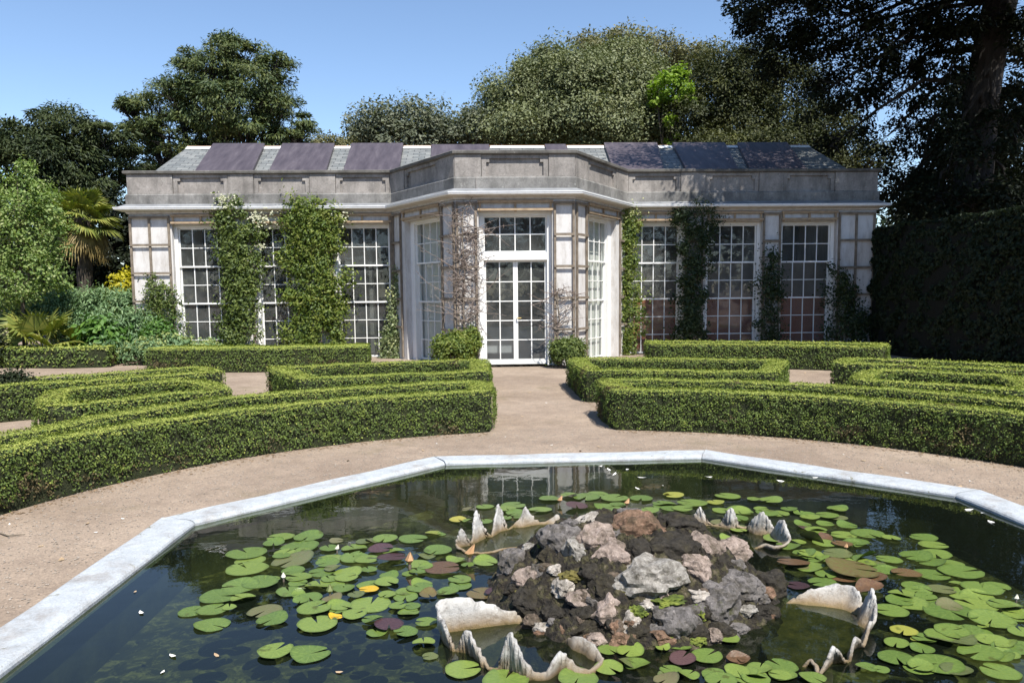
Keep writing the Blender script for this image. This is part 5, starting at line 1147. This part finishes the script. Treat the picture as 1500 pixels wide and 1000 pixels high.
def tree(label, base, tr, mname, blobs, leaf, wl=.55, per=60, spray=0.0, bark='bark', cat='tree', name='tree', fork=.45, twigs=10, flat=.65, group=None):
    base = Vector(base); root = thing(name, label, cat, base, group)
    V, Q = crown_cloud(blobs, leaf, wl, per, spray, flat); link('crown', np_mesh('crown', V, Q), MT[mname], root)
    mb = MB(); top = max(b[0][2] + b[1][2] * .4 for b in blobs); cx = sum(b[0][0] for b in blobs) / len(blobs); cyy = sum(b[0][1] for b in blobs) / len(blobs)
    fk = Vector((base.x + (cx - base.x) * .3, base.y + (cyy - base.y) * .3, top * fork)); tp = Vector((base.x + (cx - base.x) * .7, base.y + (cyy - base.y) * .7, top))
    mb.tube([base - Vector((0, 0, .2)), base.lerp(fk, .5) + Vector((tr * .3, 0, 0)), fk, fk.lerp(tp, .5) + Vector((tr * .5, 0, 0)), tp], [tr * 1.25, tr, tr * .8, tr * .5, tr * .12], 10)
    for (c, r, nclump, clump) in blobs:
        c = Vector(c); st = base.lerp(fk, random.uniform(.75, 1.0)); mid = st.lerp(c, .5) + Vector((0, 0, -.1 * (c - st).length))
        mb.tube([st, mid, c], [tr * .45, tr * .3, tr * .13], 7)
        for k in range(twigs):
            d = Vector(unit(rng.normal(0, 1, (1, 3)))[0]); e = c + Vector((d.x * r[0], d.y * r[1], d.z * r[2])) * .85; s0 = mid.lerp(c, random.uniform(.3, 1))
            mb.tube([s0, s0.lerp(e, .5) + Vector((0, 0, .05 * r[2])), e], [tr * .14, tr * .08, tr * .02], 5)
    mb.build('trunk', MT[bark], root); return root
def blob(u, v, y, ru, rv, dep, ncl, cl):
    p = at(u, v, y); s = px_size(y); return ((float(p[0]), y, float(p[2])), (ru * s, dep, rv * s), ncl, cl)
gx = lambda u, y: float(at(u, 430, y)[0])

# big airy conifer left of centre
Y1 = 29
tree('large spreading evergreen tree with gaps of sky, behind the left wing of the building', (gx(318, Y1), Y1, 0), .38, 'cedar_leaf',
     [blob(186, 152, Y1, 18, 9, .8, 8, 0.40), blob(200, 190, Y1, 22, 10, .8, 8, 0.40), blob(446, 188, Y1, 14, 10, .8, 7, 0.38), blob(278, 92, Y1, 16, 10, .8, 7, 0.38), blob(405, 92, Y1, 18, 10, .8, 8, 0.40), blob(340, 62, Y1, 22, 10, .8, 10, 0.40), blob(345, 90, Y1, 45, 30, 1.6, 31, 0.47), blob(385, 130, Y1, 40, 40, 1.8, 31, 0.47), blob(300, 110, Y1 - .5, 45, 38, 1.8, 36, 0.47), blob(255, 140, Y1, 40, 30, 1.6, 26, 0.42), blob(215, 165, Y1, 42, 26, 1.4, 23, 0.41), blob(330, 160, Y1 - 1, 70, 40, 2.0, 57, 0.51),
      blob(410, 175, Y1, 34, 42, 1.6, 31, 0.47), blob(260, 200, Y1, 60, 30, 1.6, 36, 0.42), blob(370, 200, Y1 - .6, 70, 30, 1.8, 46, 0.47), blob(240, 232, Y1 + .5, 40, 18, 1.2, 15, 0.38), blob(430, 215, Y1, 18, 22, 1.0, 11, 0.38), blob(300, 225, Y1, 60, 22, 1.5, 26, 0.42)], .165, .30, 150, 1.0, 'bark_dark', twigs=20, flat=.36)
Y2 = 25
tree('dark conifer behind the fan palm at the far left, two blunt tops', (gx(85, Y2), Y2, 0), .32, 'pine_leaf',
     [blob(98, 192, Y2, 40, 32, 1.6, 49, 0.45), blob(35, 205, Y2, 38, 26, 1.4, 35, 0.45), blob(150, 205, Y2, 38, 30, 1.4, 30, 0.41), blob(70, 235, Y2 - .5, 75, 40, 1.8, 77, 0.50), blob(140, 262, Y2, 45, 30, 1.5, 35, 0.43), blob(15, 250, Y2, 40, 40, 1.5, 42, 0.45), blob(100, 290, Y2, 66, 45, 1.8, 77, 0.50), blob(195, 230, Y2 + 1, 22, 34, 1.0, 15, 0.36), blob(40, 330, Y2, 80, 60, 1.8, 77, 0.54)], .165, .30, 150, 1.0, 'bark_dark', flat=.4)
Y3 = 21.5
hd = [(gx(-40, Y3), Y3 - .3), (gx(60, Y3), Y3), (gx(175, Y3), Y3 + .2)]
# understory behind the palm
tree('dark shaded evergreen bush mass behind the palm trunk', (gx(110, 21), 21, 0), .16, 'shade_leaf', [blob(95, 380, 21, 55, 60, 1.0, 90, .45), blob(165, 370, 21, 50, 62, 1.0, 90, .45), blob(30, 390, 21, 60, 60, 1.0, 80, .45), blob(185, 425, 21, 40, 40, .9, 50, .4), blob(110, 445, 20.6, 90, 40, .9, 80, .4), blob(185, 320, 21.4, 30, 40, .8, 40, .4)], .13, .55, 60, cat='bush', name='evergreen_bush', twigs=4)
Y4 = 15.2
tree('light green birch sapling with small pale leaves at the left edge', (gx(30, Y4), Y4, 0), .045, 'birch_leaf', [blob(30, 300, Y4, 40, 45, .8, 45, 0.28), blob(55, 340, Y4, 42, 45, .8, 52, 0.28), blob(10, 350, Y4, 50, 55, .8, 60, 0.28), blob(50, 395, Y4, 45, 45, .8, 52, 0.28), blob(5, 410, Y4, 50, 45, .8, 45, 0.28), blob(18, 275, Y4, 8, 28, .25, 12, .16), blob(62, 285, Y4, 8, 26, .25, 12, .16), blob(38, 252, Y4, 7, 22, .2, 9, 0.19), blob(70, 300, Y4, 22, 25, .5, 18, 0.24), blob(-25, 290, Y4, 30, 50, .8, 37, 0.28)], .066, .7, 44, name='birch_tree', twigs=8)
# grey small trees over the roof
Y5 = 34
tree('grey-green loose tree over the roof ridge left of the big dome tree', (gx(590, Y5), Y5, 0), .22, 'olive_leaf', [blob(555, 180, Y5, 35, 26, 1.4, 45, .6), blob(600, 178, Y5, 36, 26, 1.4, 50, .6), blob(635, 178, Y5, 25, 26, 1.4, 40, .55), blob(590, 205, Y5, 75, 22, 1.6, 90, .6), blob(530, 195, Y5, 16, 18, 1.0, 20, .5)], .17, .5, 70)
tree('second smaller grey-green tree tucked against the big dome tree', (gx(690, Y5), Y5, 0), .18, 'olive_leaf', [blob(690, 180, Y5, 24, 22, 1.3, 36, .5), blob(672, 200, Y5, 30, 18, 1.3, 36, .5), blob(705, 200, Y5, 25, 22, 1.3, 34, .5)], .17, .5, 70)
tree('pale brownish bush top just showing over the ridge between the roof boards', (gx(470, 31), 31, 0), .1, 'pale_leaf', [blob(470, 215, 31, 28, 14, .8, 36, .4), blob(500, 212, 31, 16, 10, .8, 18, .35)], .12, .5, 60, cat='bush', name='tall_bush', twigs=4)
Y6 = 36
tree('huge dome-shaped evergreen oak behind the centre bay', (gx(840, Y6), Y6, 0), .6, 'oak_leaf', [blob(770, 150, Y6 - 1, 62, 45, 2.6, 150, .75), blob(850, 131, Y6 - 1.5, 75, 45, 2.8, 190, .75), blob(910, 104, Y6, 52, 40, 2.6, 140, .7), blob(800, 105, Y6, 42, 30, 2.2, 80, .7), blob(860, 175, Y6 - 2.5, 100, 40, 2.8, 220, .75), blob(760, 195, Y6 - 2, 60, 32, 2.4, 130, .7), blob(930, 150, Y6 - 1.5, 50, 45, 2.4, 120, .7), blob(900, 200, Y6 - 2.5, 90, 30, 2.4, 150, .7)], .135, .55, 170, twigs=8)
tree('pale brownish tree top behind the dome-shaped oak', (gx(950, 42), 42, 0), .4, 'pale_leaf', [blob(905, 72, 42, 45, 24, 2.4, 70, .7), blob(860, 80, 42, 30, 22, 2, 40, .65), blob(1010, 92, 42, 35, 22, 2.2, 60, .65), blob(960, 85, 42, 40, 24, 2.2, 60, .7)], .2, .4, 70, .4)
Y7 = 31
tree('small bright lime-green tree in front of the dark trees', (gx(988, Y7), Y7, 0), .1, 'lime_leaf', [blob(985, 128, Y7, 24, 26, .8, 26, 0.32), blob(990, 112, Y7, 14, 18, .6, 12, 0.28), blob(962, 140, Y7, 12, 16, .5, 8, 0.24), blob(1008, 140, Y7, 12, 18, .5, 10, 0.24), blob(985, 178, Y7, 14, 6, .4, 5, 0.20), blob(985, 205, Y7, 8, 8, .4, 5, 0.20)], .15, .6, 55, name='lime_tree', twigs=5)
Y8 = 32
tree('dark brownish-green evergreen right of the lime-green tree', (gx(1060, Y8), Y8, 0), .42, 'mid_leaf', [blob(1050, 130, Y8, 40, 60, 2.0, 110, .65), blob(1005, 185, Y8, 45, 40, 2.0, 90, .6), blob(1080, 185, Y8, 60, 40, 2.0, 120, .6), blob(1150, 150, Y8, 60, 60, 2.0, 130, .65), blob(1100, 110, Y8, 50, 45, 2.0, 90, .65), blob(960, 195, Y8 + 1, 30, 30, 1.5, 50, .55)], .13, .45, 130, .3, 'bark_dark')
tree('sunlit olive-green bushy tree over the right end of the roof', (gx(1180, 28), 28, 0), .3, 'mid_leaf', [blob(1150, 215, 28, 60, 26, 1.5, 80, .5), blob(1230, 225, 28, 45, 30, 1.5, 70, .5), blob(1275, 235, 28, 22, 25, 1.2, 30, .45), blob(1210, 180, 28.5, 50, 30, 1.5, 60, .5), blob(1060, 215, 28.5, 60, 18, 1.4, 60, .5)], .12, .5, 100)
# the great tree on the right: trunk beyond the tall hedge, crown reaching over the path and the right wing
base9 = Vector((gx(1424, 16.5), 16.5, 0)); root = thing('tree', 'great dark tree with a thick leaning trunk at the upper right', 'tree', base9)
mb = MB(); tpts = [on_y(u, v, 16.5) for u, v in ((1412, 420), (1418, 330), (1429, 230), (1437, 150), (1450, 70), (1466, 0), (1480, -70), (1490, -160))]; tpts[0][2] = -.2
mb.tube(tpts, [.55, .50, .46, .43, .41, .40, .36, .28], 16)
fork1 = Vector(tpts[5]); fork2 = Vector(tpts[3]); fork3 = Vector(tpts[6])
b9 = []
def on_trunk(z):
    for a, b in zip(tpts[:-1], tpts[1:]):
        if a[2] <= z <= b[2]: return a + (b - a) * ((z - a[2]) / (b[2] - a[2]))
    return tpts[-2]
def limb(st, c, r, ncl, cl, th=.16):
    c = Vector(c); th *= .6
    if c.z < 7.5: st = Vector(on_trunk(c.z + 1.2))
    q1 = st.lerp(c, .33) + Vector((random.gauss(0, .25), random.gauss(0, .25), .55)); mid = st.lerp(c, .68) + Vector((random.gauss(0, .25), random.gauss(0, .25), .45)); mb.tube([st, q1, mid, c], [th, th * .7, th * .45, th * .2], 7); b9.append((tuple(c), r, ncl, cl))
    for k in range(9):
        d = Vector(unit(rng.normal(0, 1, (1, 3)))[0]); e = c + Vector((d.x * r[0], d.y * r[1], d.z * r[2])) * .9; s0 = mid.lerp(c, random.uniform(.4, 1)); mb.tube([s0, s0.lerp(e, .5) + Vector((0, 0, .1)), e], [th * .22, th * .12, .008], 4)
def lb(u, v, y, ru, rv, dep, ncl, cl, st=fork1, th=.14): bb = blob(u, v, y, ru, rv, dep, ncl, cl); limb(st, bb[0], bb[1], int(bb[2] * (.52 if 1170 < u < 1390 else .72)), bb[3] * .85, th)
for q in ((1150, 20, 19, 70, 40, 1.6, 62, .5), (1230, 30, 18.5, 70, 45, 1.6, 66, .5), (1320, 20, 18, 70, 45, 1.6, 66, .5), (1190, 90, 19.5, 70, 45, 1.5, 54, .48), (1140, 75, 20, 50, 40, 1.4, 38, .46), (1265, 110, 18.5, 55, 45, 1.4, 42, .46), (1320, 130, 18, 45, 55, 1.4, 40, .46), (1250, 165, 18.5, 45, 35, 1.2, 24, .42), (1370, 60, 17.5, 45, 60, 1.5, 44, .5),
          (1380, 180, 17.5, 40, 60, 1.4, 42, .46), (1350, 250, 17.8, 45, 50, 1.3, 46, .46), (1420, 260, 18.5, 55, 60, 1.4, 62, .5), (1490, 100, 18, 35, 70, 1.4, 40, .48), (1495, 220, 18, 40, 70, 1.4, 58, .48), (1300, 200, 18.4, 30, 35, 1.0, 14, .38), (1320, 275, 17.8, 35, 30, 1.1, 26, .42), (1100, 15, 19.5, 30, 30, 1.2, 26, .44), (1540, 160, 18, 40, 120, 1.5, 60, .5), (1390, 110, 16.4, 32, 50, .9, 20, .40), (1400, 215, 15.6, 28, 45, .8, 24, .40), (1425, 305, 15.3, 45, 34, .8, 36, .42), (1475, 180, 15.6, 22, 60, .8, 20, .40), (1480, 290, 15.6, 35, 45, .8, 30, .42), (1370, 300, 16, 30, 40, .9, 22, .40), (1490, 40, 16, 20, 40, .8, 20, .42), (1215, 215, 19, 30, 22, 1.0, 14, .36), (1180, 150, 19, 40, 30, 1.2, 22, .4), (1300, 70, 17.5, 40, 40, 1.2, 30, .42), (1400, 20, 16.2, 40, 40, 1.0, 34, .44)): lb(*q)
# upper crown, above the picture: it throws the shade on the right wing
for c, r, n in (((7.6, 12.2, 10.0), (1.9, 1.7, 1.0), 78), ((9.8, 11.2, 10.2), (1.9, 1.7, 1.1), 78), ((12, 12, 10.8), (2.2, 2.0, 1.3), 80), ((8.6, 14.4, 10.8), (2.2, 1.8, 1.1), 90), ((11, 14.6, 11.4), (2.3, 2.0, 1.4), 90), ((7.0, 14.4, 10.2), (1.4, 1.5, .9), 50), ((13.5, 14.5, 12), (2.3, 2.3, 1.6), 80), ((10, 17, 12.4), (2.6, 2.2, 1.5), 90), ((13, 17.5, 13.5), (2.8, 2.4, 1.7), 90), ((14.8, 12.2, 10.5), (2.0, 2.0, 1.4), 60), ((8.2, 17.0, 11.4), (1.8, 2.0, 1.2), 60), ((15.5, 16, 12), (2.4, 2.4, 1.8), 70), ((10.5, 9.6, 9.6), (1.6, 1.3, .9), 40), ((6.9, 10.9, 8.5), (1.1, 1.1, .8), 60), ((5.7, 14.2, 10.6), (1.2, 1.3, .7), 40), ((8.6, 10.8, 8.6), (1.4, 1.1, .8), 70), ((10.5, 10.8, 8.7), (1.5, 1.1, .8), 70), ((12.4, 10.6, 8.8), (1.5, 1.2, .8), 60), ((7.4, 12.2, 8.8), (1.2, 1.0, .7), 50), ((9.6, 12.4, 9.0), (1.5, 1.1, .8), 60), ((11.8, 13, 9.6), (1.5, 1.2, .8), 50), ((13.2, 9.8, 10), (2.0, 1.6, 1.2), 50)):
    limb(fork3, c, r, n, .62, .2)
mb.build('trunk', MT['bark_dark'], root)
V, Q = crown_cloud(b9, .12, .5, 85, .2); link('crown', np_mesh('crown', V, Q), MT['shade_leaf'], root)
# dark trees behind the tall hedge
tree('black-green tree filling the gap behind the tall hedge and the great trunk', (gx(1400, 23), 23, 0), .35, 'shade_leaf', [blob(1340, 290, 23, 40, 40, 1.4, 50, .5), blob(1400, 270, 23, 55, 60, 1.5, 90, .5), blob(1470, 280, 23, 55, 60, 1.5, 90, .5), blob(1400, 180, 23.5, 50, 60, 1.5, 50, .5), blob(1480, 170, 23.5, 40, 60, 1.5, 50, .5)], .16, .5, 70, .2, 'bark_dark')
# tall dark hedge along the right side
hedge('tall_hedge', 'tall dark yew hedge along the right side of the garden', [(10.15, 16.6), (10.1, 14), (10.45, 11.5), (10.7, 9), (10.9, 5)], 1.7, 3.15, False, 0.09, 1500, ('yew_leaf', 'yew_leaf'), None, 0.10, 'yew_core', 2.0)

# unseen wood added behind the viewer and tall hedge to darken glass and shade
wb = []
_w = random.Random(3)
for x in range(-44, 46, 5): wb.append(((x + _w.uniform(-1, 1), -27 + _w.uniform(-2, 2), _w.uniform(3.5, 5.5)), (3.6, 3, _w.uniform(4, 6)), 46, 1.5))
for y in range(-20, 12, 5): wb.append(((24 + _w.uniform(-1.5, 1.5), y, _w.uniform(4, 5)), (3.2, 3.4, _w.uniform(4.5, 6)), 46, 1.5))
for y in range(-20, 44, 5): wb.append(((-31 + _w.uniform(-1.5, 1.5), y, _w.uniform(2.5, 3.2)), (3.2, 3.4, _w.uniform(3, 4)), 46, 1.5))
for x in range(-30, 44, 5): wb.append(((x + _w.uniform(-1, 1), 50 + _w.uniform(-2, 2), _w.uniform(3, 4)), (3.6, 3, _w.uniform(3.5, 4.5)), 40, 1.5))
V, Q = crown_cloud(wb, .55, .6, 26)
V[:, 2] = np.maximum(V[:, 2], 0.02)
wo = link('woodland', np_mesh('woodland', V, Q), MT['yew_leaf']); tag(wo, 'dark belt of unseen woodland added for reflections in the orangery glass', None, None, 'stuff')
